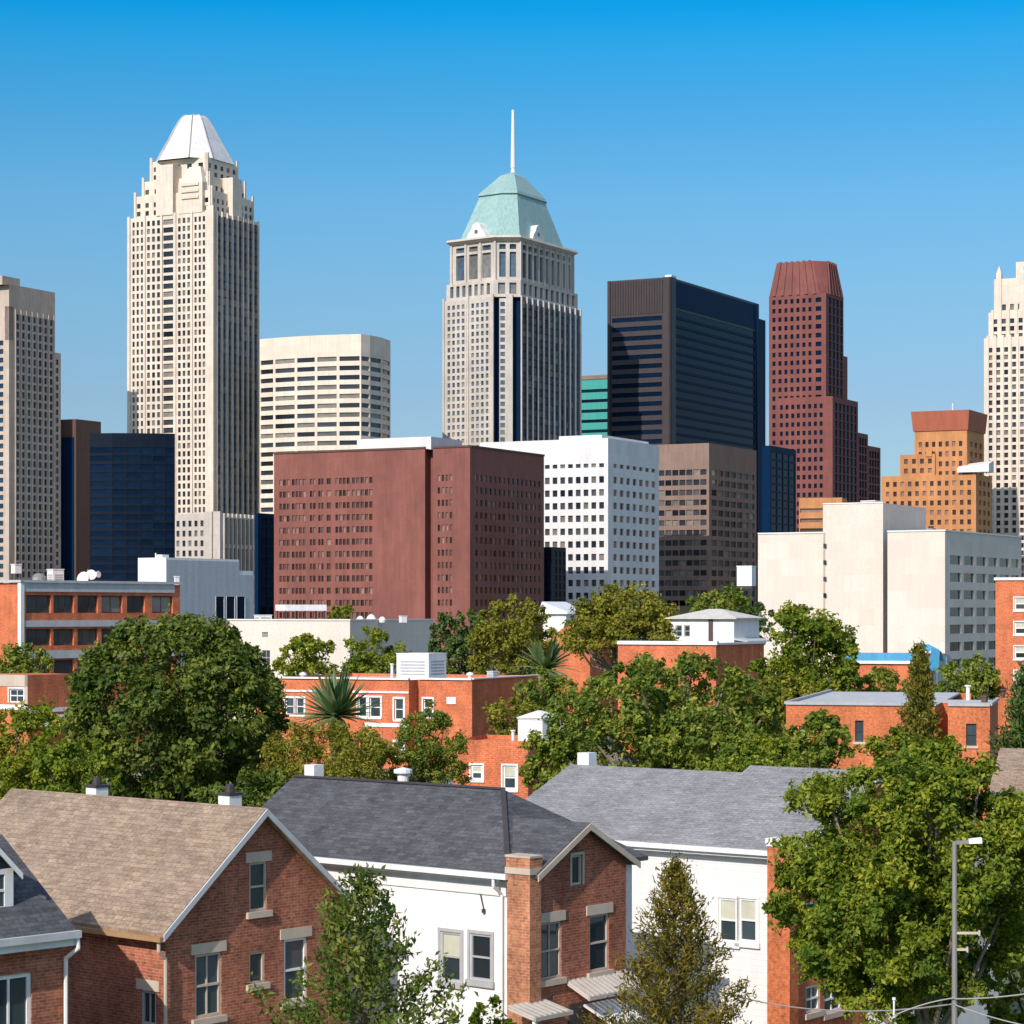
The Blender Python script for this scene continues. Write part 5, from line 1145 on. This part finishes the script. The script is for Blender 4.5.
# ---- small neighbours glimpsed behind the big tree
b = Bld('siding_house', 'low house with a tan roof glimpsed behind the big tree on the right', 'house', 1034, 104, 70, GH)
yl = 1.9; xr = 6; ze = b.z(790); zr = b.z(752, 3, 0); b.faceL(0, 0, yl, 0, ze); b.faceR(0, 0, xr, 0, ze); b.w.poly([(0, 0, ze), (xr, 0, ze), (xr / 2, 0, zr)]); b.finish(M['siding_white'])
rf = MB(); gable_slabs(rf, 0, xr, -.3, yl, ze, zr, .3, .13); rf.build('roof', M['shingle_tan'], b.root)
b = Bld('rendered_garage', 'blue grey rendered garage beneath the big tree', 'garage', 900, 64, AF, GH)
b.block(0, 4.5, 0, b.L(868), 0, b.z(968)); b.finish(M['grey_paint'])
m = MB(); m.box(-.2, 4.7, -.2, b.L(868) + .2, b.z(968) + .003, b.z(968) + .16); m.build('flat_roof', M['roof_grey'], b.root)
m = MB(); m.box(-.05, -.004, .4, b.L(868) - .3, 0, 2.2); m.build('garage_door', M['white_paint'], b.root)
# ---- street lamp and cables
PY = 46.0
t = thing('street_lamp', 'slender grey street lamp with a short arm in front of the big tree', 'street lamp', (wx(954.5, PY), PY, 0))
zt = wz(842, PY); k = PY / FP
m = MB(); m.tube((0, 0, 0), (0, 0, zt), .075, .045, 10); m.build('pole', M['steel'], t)
m = MB(); m.beam((-.02, 0, zt - .02), (26 * k, 0, zt + .02), .06, .07); m.build('arm', M['steel'], t)
m = MB(); m.hexa([(14 * k, -.07, zt - .03), (27 * k, -.09, zt - .02), (27 * k, .09, zt - .02), (14 * k, .07, zt - .03)], [(14 * k, -.05, zt + .06), (26.5 * k, -.06, zt + .09), (26.5 * k, .06, zt + .09), (14 * k, .05, zt + .06)]); m.build('lamp_head', M['white_metal'], t)
for py, w1 in ((933, 25), (949.5, 13)):
    z = wz(py, PY); m = MB(); m.beam((.04, 0, z), (w1 * k, 0, z), .05, .045); m.box((w1 - 1.2) * k, (w1 + .4) * k, -.04, .04, z - .05, z + .05); m.build('crossarm', M['lintel'], t)
def cable(label, pts, r=.014, sag=0.0):
    m = MB(); n = 10; P = []
    for i in range(n + 1):
        u = i / n; p = Vector(pts[0]).lerp(Vector(pts[1]), u); p.z -= sag * 4 * u * (1 - u); P.append(p)
    m.path(P, r, r, 6); o = m.build('overhead_cable', M['cable'], None); return tag(o, label, 'cable', 'cables tied to the street lamp')
A_ = (wx(954, PY), PY - .1, wz(1003, PY))
cable('overhead cable sagging from the street lamp away to the left', (A_, (wx(700, 60), 60, wz(985, 60))), .016, .35)
cable('overhead cable rising from the street lamp to the right edge', ((A_[0], A_[1], wz(998, PY)), (wx(1060, 44), 44, wz(988, 44))), .014, .05)
cable('slack cable drooping right from the street lamp, lowest one', ((A_[0], A_[1], wz(1004, PY)), (wx(1050, 45), 45, wz(1030, 45))), .012, .05)
cable('short guy wire between the lamp cable and the street lamp', ((wx(893, 46.4), 46.4, wz(1016, 46.4)), (A_[0], PY - .1, wz(997, PY))), .012, -.05)
t = thing('cable_spacer', 'small white spacer hanging on the cable beside the street lamp', 'cable spacer', (wx(894, 46.5), 46.5, wz(1000, 46.5))); m = MB(); m.tube((0, 0, 0), (0, 0, -.34), .018); m.build('rod', M['white_metal'], t); m = MB(); m.tube((0, 0, .05), (0, 0, 0), .035); m.build('clamp', M['white_metal'], t)
# ================================================================== TREES
def leaf_obj(name, P, Nn, S, T, cl, aspect, mat, parent):
    n = len(P); B = np.cross(Nn, T); S = S[:, None]
    v = np.empty((n, 4, 3)); fold = Nn * S * .22
    v[:, 0] = P - T * S; v[:, 1] = P + B * S * aspect + fold; v[:, 2] = P + T * S; v[:, 3] = P - B * S * aspect + fold
    me = bpy.data.meshes.new(name); me.vertices.add(n * 4); me.vertices.foreach_set('co', v.reshape(-1).astype(np.float32))
    me.loops.add(n * 4); me.loops.foreach_set('vertex_index', np.arange(n * 4, dtype=np.int32))
    me.polygons.add(n); me.polygons.foreach_set('loop_start', np.arange(0, n * 4, 4, dtype=np.int32)); me.polygons.foreach_set('loop_total', np.full(n, 4, dtype=np.int32))
    at = me.attributes.new('clump', 'FLOAT', 'FACE'); at.data.foreach_set('value', cl.astype(np.float32))
    me.update(); me.validate(); me.materials.append(mat)
    o = bpy.data.objects.new(name, me); COL.objects.link(o); o.parent = parent; return o
def unit(a): return a / np.maximum(np.linalg.norm(a, axis=1, keepdims=True), 1e-9)
def scatter(rng, C, Rad, npc, size, up=.25, rnd=.8, center=None, squash=.8):
    """leaves on the skin of many clumps"""
    K = len(C); idx = np.repeat(np.arange(K), npc); n = len(idx); NS = 9
    sd = rng.normal(size=(K, NS, 3)) + np.array([0, 0, .35])           # leafy shoots leaving each clump
    if center is not None: sd += 1.1 * unit(C - center)[:, None, :]
    sd /= np.linalg.norm(sd, axis=2, keepdims=True); sl = rng.uniform(.7, 1.35, (K, NS)); w = rng.integers(0, NS, n)
    u = rng.uniform(.05, 1, n) ** .7; d = sd[idx, w]
    P = C[idx] + d * (u * sl[idx, w] * Rad[idx])[:, None] * np.array([1, 1, .95]) + rng.normal(size=(n, 3)) * (Rad[idx] * (.30 - .17 * u))[:, None]
    d = unit(d + .5 * rng.normal(size=(n, 3)))
    Nn = unit(d * .8 + rng.normal(size=(n, 3)) * rnd * .6 + np.array([0, 0, up]))
    T = unit(np.cross(Nn, rng.normal(size=(n, 3)))); S = size * rng.uniform(.55, 1.25, n)
    cl = rng.uniform(size=K)[idx]
    return P, Nn, S, T, cl
def tree(label, px, Y, py_top, py_bot, wpx, mat, seed, n=9000, leaf=None, shape='round', bark='bark', clumps=None, gap=.05, name='broadleaf_tree', cat='tree', group='trees between the houses', depth=1.0, aspect=.55, limbs=14, cr=None, up=.25, skirt=0.0, even=False):
    rng = np.random.default_rng(seed); k = Y / FP
    z1, z0 = wz(py_top, Y), max(wz(py_bot, Y), .3); rx = wpx * k / 2; rz = (z1 - z0) / 2; ry = rx * depth
    root = thing(name, label, cat, (wx(px, Y), Y, 0), 0, group)
    leaf = (leaf or max(.09, 3.3 * k)) * .82; n = int(n * 1.45)
    K = int((clumps or int(max(26, min(170, 34 * (rx / 2.2))))) * 1.35); cr = (cr or .24) * .82
    C, Rd = [], []
    off = rng.uniform(0, 100, 3)
    tries = 0
    while len(C) < K and tries < 20000:
        tries += 1
        d = unit(rng.normal(size=(1, 3)))[0]
        if d[1] > .45 and rng.uniform() < .6: continue            # fewer clumps on the far side
        f = rng.uniform(.62, 1.0) if rng.uniform() < .8 else rng.uniform(.2, .6)
        h = .5 + .5 * d[2] * f                                      # 0 bottom .. 1 top
        nz = math.sin(d[0] * 3.1 + off[0]) * math.sin(d[1] * 2.7 + off[1]) * math.sin(d[2] * 3.4 + off[2])
        f = max(f, .8) if even and rng.uniform() < .8 else f
        f *= 1 + (.08 if even else .22) * nz
        if nz < -.55 + gap: continue
        if shape == 'round': p = np.array([d[0] * rx * f, d[1] * ry * f, z0 + rz + d[2] * rz * f])
        elif shape == 'cone':
            h = rng.uniform(0, 1) ** 1.25; rr = (1 - h) ** .85 * rng.uniform(.55, 1.0) * (1 + .2 * math.sin(h * 19 + off[0])) + .03; a = rng.uniform(0, 2 * math.pi)
            p = np.array([rx * rr * math.cos(a), ry * rr * math.sin(a), z0 + (z1 - z0) * h])
        elif shape == 'spire':
            h = rng.uniform(0, 1); rr = min(1, (1 - h) * 1.6) ** .8 * rng.uniform(.5, 1.0) * (.62 + .38 * min(1, h * 3)) + .02; a = rng.uniform(0, 2 * math.pi)
            p = np.array([rx * rr * math.cos(a), ry * rr * math.sin(a), z0 + (z1 - z0) * h])
        elif shape == 'spread':                                    # flat topped, open below
            p = np.array([d[0] * rx * f, d[1] * ry * f, z0 + 2 * rz * (.45 + .5 * abs(d[2]) * f) - .35 * rz * (d[0] * f) ** 2])
        c_r = (cr or .24) * min(rx, rz * 1.3) * rng.uniform(.65, 1.35)
        if shape == 'round': q = np.array([d[0], d[1], d[2]]) * f; q *= min(1, (1 - (.8 if even or rng.uniform() < .75 else .1) * c_r / min(rx, rz)) / max(np.linalg.norm(q), 1e-6)); p = np.array([q[0] * rx, q[1] * ry, z0 + rz + q[2] * rz])
        if shape in ('cone', 'spire'): c_r = (cr or .22) * rx * rng.uniform(.6, 1.2) * (1.1 - .75 * h)
        C.append(p); Rd.append(c_r)
    C, Rd = np.array(C), np.array(Rd)
    # keep the clumps inside the outline
    npc = max(8, int(n / len(C))); P, Nn, S, T, cl = scatter(rng, C, Rd, npc, leaf, up, center=np.array([0, 0, z0 + rz * .7]))
    ex = int(n * .2); d = unit(rng.normal(size=(ex, 3))); f = rng.uniform(.1, .72, ex)[:, None]
    if shape in ('round', 'spread'):
        P2 = np.stack([d[:, 0] * rx, d[:, 1] * ry, d[:, 2] * rz], 1) * f + np.array([0, 0, z0 + rz + (.15 * rz if shape == 'spread' else 0)])
        N2 = unit(rng.normal(size=(ex, 3)) + np.array([0, 0, .5])); T2 = unit(np.cross(N2, rng.normal(size=(ex, 3))))
        P, Nn, S, T, cl = np.concatenate([P, P2]), np.concatenate([Nn, N2]), np.concatenate([S, leaf * rng.uniform(.5, 1.1, ex)]), np.concatenate([T, T2]), np.concatenate([cl, rng.uniform(size=ex)])
    # trunk and limbs
    m = MB(); tr = max(.08, rx * .075); zb = z0 + rz * (.35 if shape in ('round', 'spread') else 1.6)
    wob = lambda s_: Vector((rng.normal() * s_, rng.normal() * s_, 0))
    tp = [Vector((0, 0, -.05)), wob(tr * .5) + Vector((0, 0, zb * .5)), wob(tr) + Vector((0, 0, zb))]
    m.path(tp, tr, tr * .55, 8)
    order = rng.permutation(len(C))[:limbs]
    for i in order:
        c = Vector(C[i]); st = tp[1].lerp(tp[2], rng.uniform(.2, 1.0))
        if c.z < st.z: st = tp[0].lerp(tp[1], rng.uniform(.6, 1))
        mid = st.lerp(c, .5) + Vector((0, 0, -.08 * (c - st).length)) + wob(.05 * rx)
        m.path([st, mid, c], tr * .4, tr * .1, 5)
    m.build('trunk', M[bark], root)
    leaf_obj('crown', P, Nn, S, T, cl, aspect, M[mat], root)
    return root
def branchy(label, px, Y, py_top, py_bot, wpx, mat, seed, nb=150, nl=110, leaf=.1, up=(0, 30), aspect=.28, name='conifer_tree', bark='bark', power=.85, full=.12, tipw=.35, flame=False, group='trees between the houses', lean=.5, rnd=.8):
    rng = np.random.default_rng(seed); k = Y / FP; z1, z0 = wz(py_top, Y), max(wz(py_bot, Y), .3); rx = wpx * k / 2; Hh = z1 - z0
    root = thing(name, label, 'tree', (wx(px, Y), Y, 0), 0, group); m = MB(); tr = max(.05, rx * .045)
    m.path([(0, 0, -.05), (tr * .6, 0, z0 + Hh * .3), (-tr * .4, 0, z0 + Hh * .65), (0, 0, z1 - .05)], tr, tr * .12, 8)
    P, Nn, S, T, cl = [], [], [], [], []
    for i in range(nb):
        h = ((i + rng.uniform()) / nb) ** 1.15; a = i * 2.39996 + rng.normal() * .25
        w = ((1 - h) ** power) if not flame else min(1.0, 1.5 * (1 - h) ** .8) * (.7 + .3 * min(1, h * 4))
        L = rx * w * rng.uniform(.62, 1.05) + .05 * rx; e = R(rng.uniform(*up)) + h * .35
        d = Vector((math.cos(a) * math.cos(e), math.sin(a) * math.cos(e), math.sin(e))); st = Vector((0, 0, z0 + Hh * h - (math.sin(e) * L * .6)))
        st.z = max(st.z, .3); tip = st + d * L; sag = Vector((0, 0, -.1 * L))
        if i % 3 == 0: m.path([st, st.lerp(tip, .5) + sag, tip], max(tr * .3 * (1 - h), .012), .006, 4)
        n = max(14, int(nl * (.3 + .7 * w))); u = rng.uniform(.12, 1.05, n) ** .8
        B = np.outer(1 - u, np.array(st)) + np.outer(u, np.array(tip)) + np.outer(4 * u * (1 - u), np.array(sag))
        j = rng.normal(size=(n, 3)) * (full * rx * (tipw + (1 - u) * .7 + .25))[:, None]; P.append(B + j)
        t = unit(np.array(d)[None] * lean + rng.normal(size=(n, 3)) * rnd * .6 + np.array([0, 0, .25])); T.append(t)
        Nn.append(unit(np.cross(t, rng.normal(size=(n, 3))))); S.append(leaf * rng.uniform(.55, 1.25, n)); cl.append(np.full(n, rng.uniform()))
    m.build('trunk', M[bark], root)
    leaf_obj('crown', np.concatenate(P), np.concatenate(Nn), np.concatenate(S), np.concatenate(T), np.concatenate(cl), aspect, M[mat], root); return root
def palm(label, px, Y, py_top, py_c, rpx, seed, n=70, mat='leaf_palm', py_base=None, wide=.17, droop=.3):
    rng = np.random.default_rng(seed); k = Y / FP; zc = wz(py_c, Y); r = rpx * k
    root = thing('palm', label, 'palm', (wx(px, Y), Y, 0), 0, 'spiky palms among the trees')
    m = MB(); m.path([(0, 0, -.05), (.05, 0, zc * .5), (0, 0, zc)], r * .12, r * .1, 8)
    for i in range(9): z = zc * (.5 + .5 * i / 9); m.lathe(0, 0, [(r * .105, z), (r * .14, z + .06), (r * .1, z + .14)], 8)
    m.build('trunk', M['bark'], root)
    f = MB()
    for i in range(n):
        a = rng.uniform(0, 2 * math.pi); el = R(rng.uniform(-8, 78)); L = r * rng.uniform(.8, 1.08); w_ = r * wide * rng.uniform(.7, 1.1)
        dr = droop * rng.uniform(.5, 1.3) * math.cos(el); d = Vector((math.cos(a) * math.cos(el), math.sin(a) * math.cos(el), math.sin(el))); sd = Vector((-math.sin(a), math.cos(a), 0)); upv = sd.cross(d)
        st = []
        for j in range(6):
            u = j / 5; p = Vector((0, 0, zc)) + d * (L * u) + Vector((0, 0, -dr * L * u * u * .6)); wj = w_ * (.45 + 1.6 * u * (1 - u)) * (1 - u ** 3) + .004
            st.append((p - sd * wj * .5 + upv * wj * .18, p, p + sd * wj * .5 + upv * wj * .18))
        for A, B in zip(st[:-1], st[1:]): f.poly([A[0], A[1], B[1], B[0]]); f.poly([A[1], A[2], B[2], B[1]])
    o = f.build('crown', M[mat], root)
    at = o.data.attributes.new('clump', 'FLOAT', 'FACE'); at.data.foreach_set('value', np.repeat(rng.uniform(size=n), 10).astype(np.float32))
    return root
def bush(*a, **k): return tree(*a, name='shrub', cat='shrub', group='shrubs between the houses', **k)

# foreground
tree('big bright green tree behind the street lamp on the right', 910, 53, 738, 1022, 276, 'leaf_fresh', 11, n=66000, leaf=.088, clumps=230, gap=.05, cr=.15, limbs=40, bark='bark_pale', depth=.9, aspect=.5)
branchy('dark tufted young tree in front of the brick gable house', 362, 47, 876, 1090, 300, 'leaf_oak', 12, nb=58, nl=230, leaf=.08, up=(5, 40), aspect=.42, name='broadleaf_tree', power=.7, full=.05, tipw=.45, rnd=1.1)
branchy('brownish conifer between brick wing and siding house', 676, 56, 864, 1110, 270, 'leaf_conifer', 13, nb=135, nl=260, leaf=.075, up=(-5, 30), aspect=.28, full=.042, power=.95)
tree('bright green tree at the lower right corner beyond the street lamp', 1035, 58, 768, 1090, 120, 'leaf_fresh', 15, n=20000, leaf=.095, clumps=80, cr=.17)
bush('small bright green bush below the corner chimney', 494, 52, 990, 1075, 46, 'leaf_fresh', 14, n=900, leaf=.1, clumps=20)
# behind the front row
tree('large dark round oak behind the tan roofed house', 176, 128, 617, 815, 226, 'leaf_oak', 21, n=40000, leaf=.2, clumps=170, cr=.165, limbs=26, gap=-.5, even=True)
tree('yellow green tree at the left edge beside the dark oak', 22, 118, 708, 830, 140, 'leaf_yellow', 22, n=9000, leaf=.17, clumps=80, cr=.2)
tree('mid green tree tucked between the dark oak and tan roof', 78, 112, 735, 830, 90, 'leaf_fresh', 23, n=5000, leaf=.16, clumps=50)
tree('olive tree with feathery crown behind the dark roof', 330, 122, 722, 835, 165, 'leaf_olive', 24, n=20000, leaf=.15, clumps=120, cr=.2, aspect=.35)
tree('green feathery tree before the small orange house', 428, 126, 706, 820, 78, 'leaf_mid', 25, n=9000, leaf=.13, clumps=80, aspect=.4)
tree('olive green tree beneath the shaded end of the red brick row', 512, 178, 694, 790, 80, 'leaf_olive', 26, n=5000, leaf=.2, clumps=50)
tree('broad mottled green tree in the middle behind the grey roof', 672, 132, 656, 800, 222, 'leaf_mid', 27, n=30000, leaf=.185, clumps=200, cr=.14, limbs=40, gap=.24, bark='bark_pale')
tree('dark green tree beside the white roof hut', 560, 124, 715, 810, 80, 'leaf_mid', 28, n=6000, leaf=.16, clumps=60)
tree('fresh green hedge like tree above the right of grey roof', 760, 116, 737, 810, 110, 'leaf_fresh', 29, n=7000, leaf=.15, clumps=70, shape='round')
tree('dark leafy tree in front of the brick end at the grey roof block', 818, 128, 712, 800, 70, 'leaf_mid', 30, n=3600, leaf=.2, clumps=40)
branchy('olive brown cypress before the flat grey roof', 920, 112, 646, 830, 104, 'leaf_cypress', 31, nb=120, nl=190, leaf=.14, up=(25, 55), aspect=.32, power=.72, full=.07, name='cypress_tree')
branchy('dark pine at the right edge beside the grey roof block', 1028, 120, 668, 815, 84, 'leaf_pine', 32, nb=110, nl=90, leaf=.2, up=(10, 40), aspect=.3, flame=True, full=.16, name='pine_tree')
bush('low bright shrub at the foot of the cypress', 893, 108, 720, 800, 44, 'leaf_fresh', 33, n=1800, leaf=.16, clumps=26)
bush('dark shrub between the two ridges behind the tan roof', 245, 100, 768, 845, 110, 'leaf_oak', 34, n=5000, leaf=.16, clumps=46)
# farther back
tree('bright green rounded tree before the beige office', 806, 196, 600, 745, 116, 'leaf_fresh', 41, n=17000, leaf=.26, clumps=90, cr=.2, limbs=24, gap=.0)
tree('dull orange tinged shrub tree beneath the beige office', 790, 190, 676, 760, 110, 'leaf_olive', 42, n=5000, leaf=.24, clumps=50)
tree('dark green round tree beside the blue banded building', 884, 205, 668, 740, 70, 'leaf_mid', 43, n=3000, leaf=.24, clumps=40)
tree('round green tree in front of the shaded windows of the office', 966, 215, 655, 725, 66, 'leaf_mid', 44, n=4000, leaf=.24, clumps=46)
tree('spreading olive tree in front of the white grid block', 625, 270, 583, 690, 125, 'leaf_olive', 45, n=12000, leaf=.3, clumps=110, shape='spread', cr=.2, limbs=26, bark='bark_pale')
tree('green tree behind the white hipped house', 722, 330, 586, 640, 66, 'leaf_mid', 46, n=3600, leaf=.36, clumps=40)
tree('olive tree to the right of the brown brick block', 514, 245, 596, 700, 92, 'leaf_olive', 47, n=9000, leaf=.26, clumps=80, cr=.2)
tree('dark green tree at the foot of the brown brick block', 457, 262, 606, 690, 56, 'leaf_pine', 48, n=4500, leaf=.28, clumps=46)
tree('yellow green small tree before the cream block wall', 309, 250, 634, 700, 64, 'leaf_yellow', 49, n=4500, leaf=.26, clumps=46)
tree('bright green tree below the grey end of the cream block', 376, 248, 630, 705, 72, 'leaf_fresh', 50, n=5000, leaf=.26, clumps=50)
tree('green tree beside the large white roof unit', 440, 246, 655, 700, 40, 'leaf_fresh', 51, n=2500, leaf=.25, clumps=30)
tree('small green treetop rising behind the cream block roof', 340, 345, 602, 660, 44, 'leaf_yellow', 52, n=2000, leaf=.34, clumps=26)
tree('green treetops at the far left beneath the brick block', 20, 214, 643, 700, 74, 'leaf_mid', 53, n=3600, leaf=.24, clumps=40)
tree('mid green tree behind the clay tiled house', 590, 300, 640, 700, 70, 'leaf_mid', 54, n=3000, leaf=.3, clumps=36)
tree('mid green tree behind the right of red brick row', 540, 240, 668, 740, 60, 'leaf_mid', 55, n=3000, leaf=.26, clumps=36)
tree('small green tree beside the tilted blue canopy', 905, 262, 662, 700, 36, 'leaf_fresh', 56, n=1400, leaf=.27, clumps=20)
tree('dark treetop between the raised tank and office', 757, 410, 592, 650, 34, 'leaf_pine', 57, n=1500, leaf=.4, clumps=20)
tree('mid green tree below the wide leaved palm', 548, 200, 672, 745, 74, 'leaf_mid', 58, n=4500, leaf=.24, clumps=46)
palm('spiky palm rising in front of the red brick row', 336, 186, 674, 716, 54, 61, n=110, wide=.17)
palm('wide leaved palm beside the shaded end of the red brick row', 544, 213, 632, 669, 42, 62, n=40, wide=.24, droop=.5)
palm('small palm in front of the orange brick block', 641, 222, 640, 668, 20, 63, n=30)
# ================================================================== LIGHT, SKY, CAMERA
w = bpy.data.worlds.new('World'); SC.world = w; w.use_nodes = True
nt = w.node_tree; bg = nt.nodes['Background']
sky = N(nt, 'ShaderNodeTexSky', sky_type='NISHITA'); sky.sun_disc = False
sky.sun_elevation = R(SUN_EL); sky.sun_rotation = R(180 + SUN_AZ); sky.air_density = 1.0; sky.dust_density = .3; sky.ozone_density = 2.0
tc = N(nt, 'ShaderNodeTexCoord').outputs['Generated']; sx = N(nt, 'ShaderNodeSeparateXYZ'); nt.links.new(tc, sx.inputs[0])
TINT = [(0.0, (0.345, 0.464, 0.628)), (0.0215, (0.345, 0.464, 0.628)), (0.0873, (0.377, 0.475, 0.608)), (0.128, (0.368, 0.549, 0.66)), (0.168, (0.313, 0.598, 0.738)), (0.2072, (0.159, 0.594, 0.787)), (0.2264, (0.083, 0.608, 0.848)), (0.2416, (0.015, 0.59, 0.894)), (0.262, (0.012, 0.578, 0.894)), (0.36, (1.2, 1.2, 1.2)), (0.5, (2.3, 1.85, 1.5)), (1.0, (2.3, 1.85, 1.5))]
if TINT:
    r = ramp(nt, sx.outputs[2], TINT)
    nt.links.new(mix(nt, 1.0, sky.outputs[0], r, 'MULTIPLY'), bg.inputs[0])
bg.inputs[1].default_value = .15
sd = bpy.data.lights.new('sun', 'SUN'); sd.energy = 4.45; sd.angle = R(.5); sd.color = (1.0, .915, .84)
so = bpy.data.objects.new('sun', sd); COL.objects.link(so)
az, el = R(SUN_AZ), R(SUN_EL)
to_sun = Vector((-math.sin(az) * math.cos(el), -math.cos(az) * math.cos(el), math.sin(el)))
so.rotation_euler = to_sun.to_track_quat('Z', 'Y').to_euler(); so.location = to_sun * 100
cam = bpy.data.cameras.new('camera'); co = bpy.data.objects.new('camera', cam); COL.objects.link(co)
co.location = (0, 0, H); co.rotation_euler = (R(90), 0, 0); cam.lens = LENS; cam.sensor_width = 36; cam.shift_y = (HZ - 512) / 1024
cam.clip_start = .5; cam.clip_end = 20000; SC.camera = co
SC.view_settings.view_transform = 'Standard'; SC.view_settings.look = 'None'; SC.view_settings.exposure = 0; SC.view_settings.gamma = 1
SC.render.engine = 'CYCLES'; SC.cycles.use_denoising = True
SC.cycles.max_bounces = 5; SC.cycles.diffuse_bounces = 3; SC.cycles.glossy_bounces = 2; SC.cycles.transmission_bounces = 2; SC.cycles.transparent_max_bounces = 4
SC.cycles.caustics_reflective = False; SC.cycles.caustics_refractive = False
# ground
g = MB(); g.poly([(-9000, -300, 0), (9000, -300, 0), (9000, 15000, 0), (-9000, 15000, 0)])
m, nt, bb = newmat('ground_cover'); tc = N(nt, 'ShaderNodeTexCoord').outputs['Object']
c = mix(nt, ramp(nt, noise(nt, tc, .04, 5), [(.45, 0.), (.55, 1.)]), (.10, .12, .05), (.26, .25, .22))
c = mix(nt, 1.0, c, ramp(nt, noise(nt, tc, 1.5, 4), [(.3, .7), (.7, 1.2)]), 'MULTIPLY'); nt.links.new(c, bb.inputs['Base Color']); bb.inputs['Roughness'].default_value = .95
tag(g.build('ground', m), kind='structure')
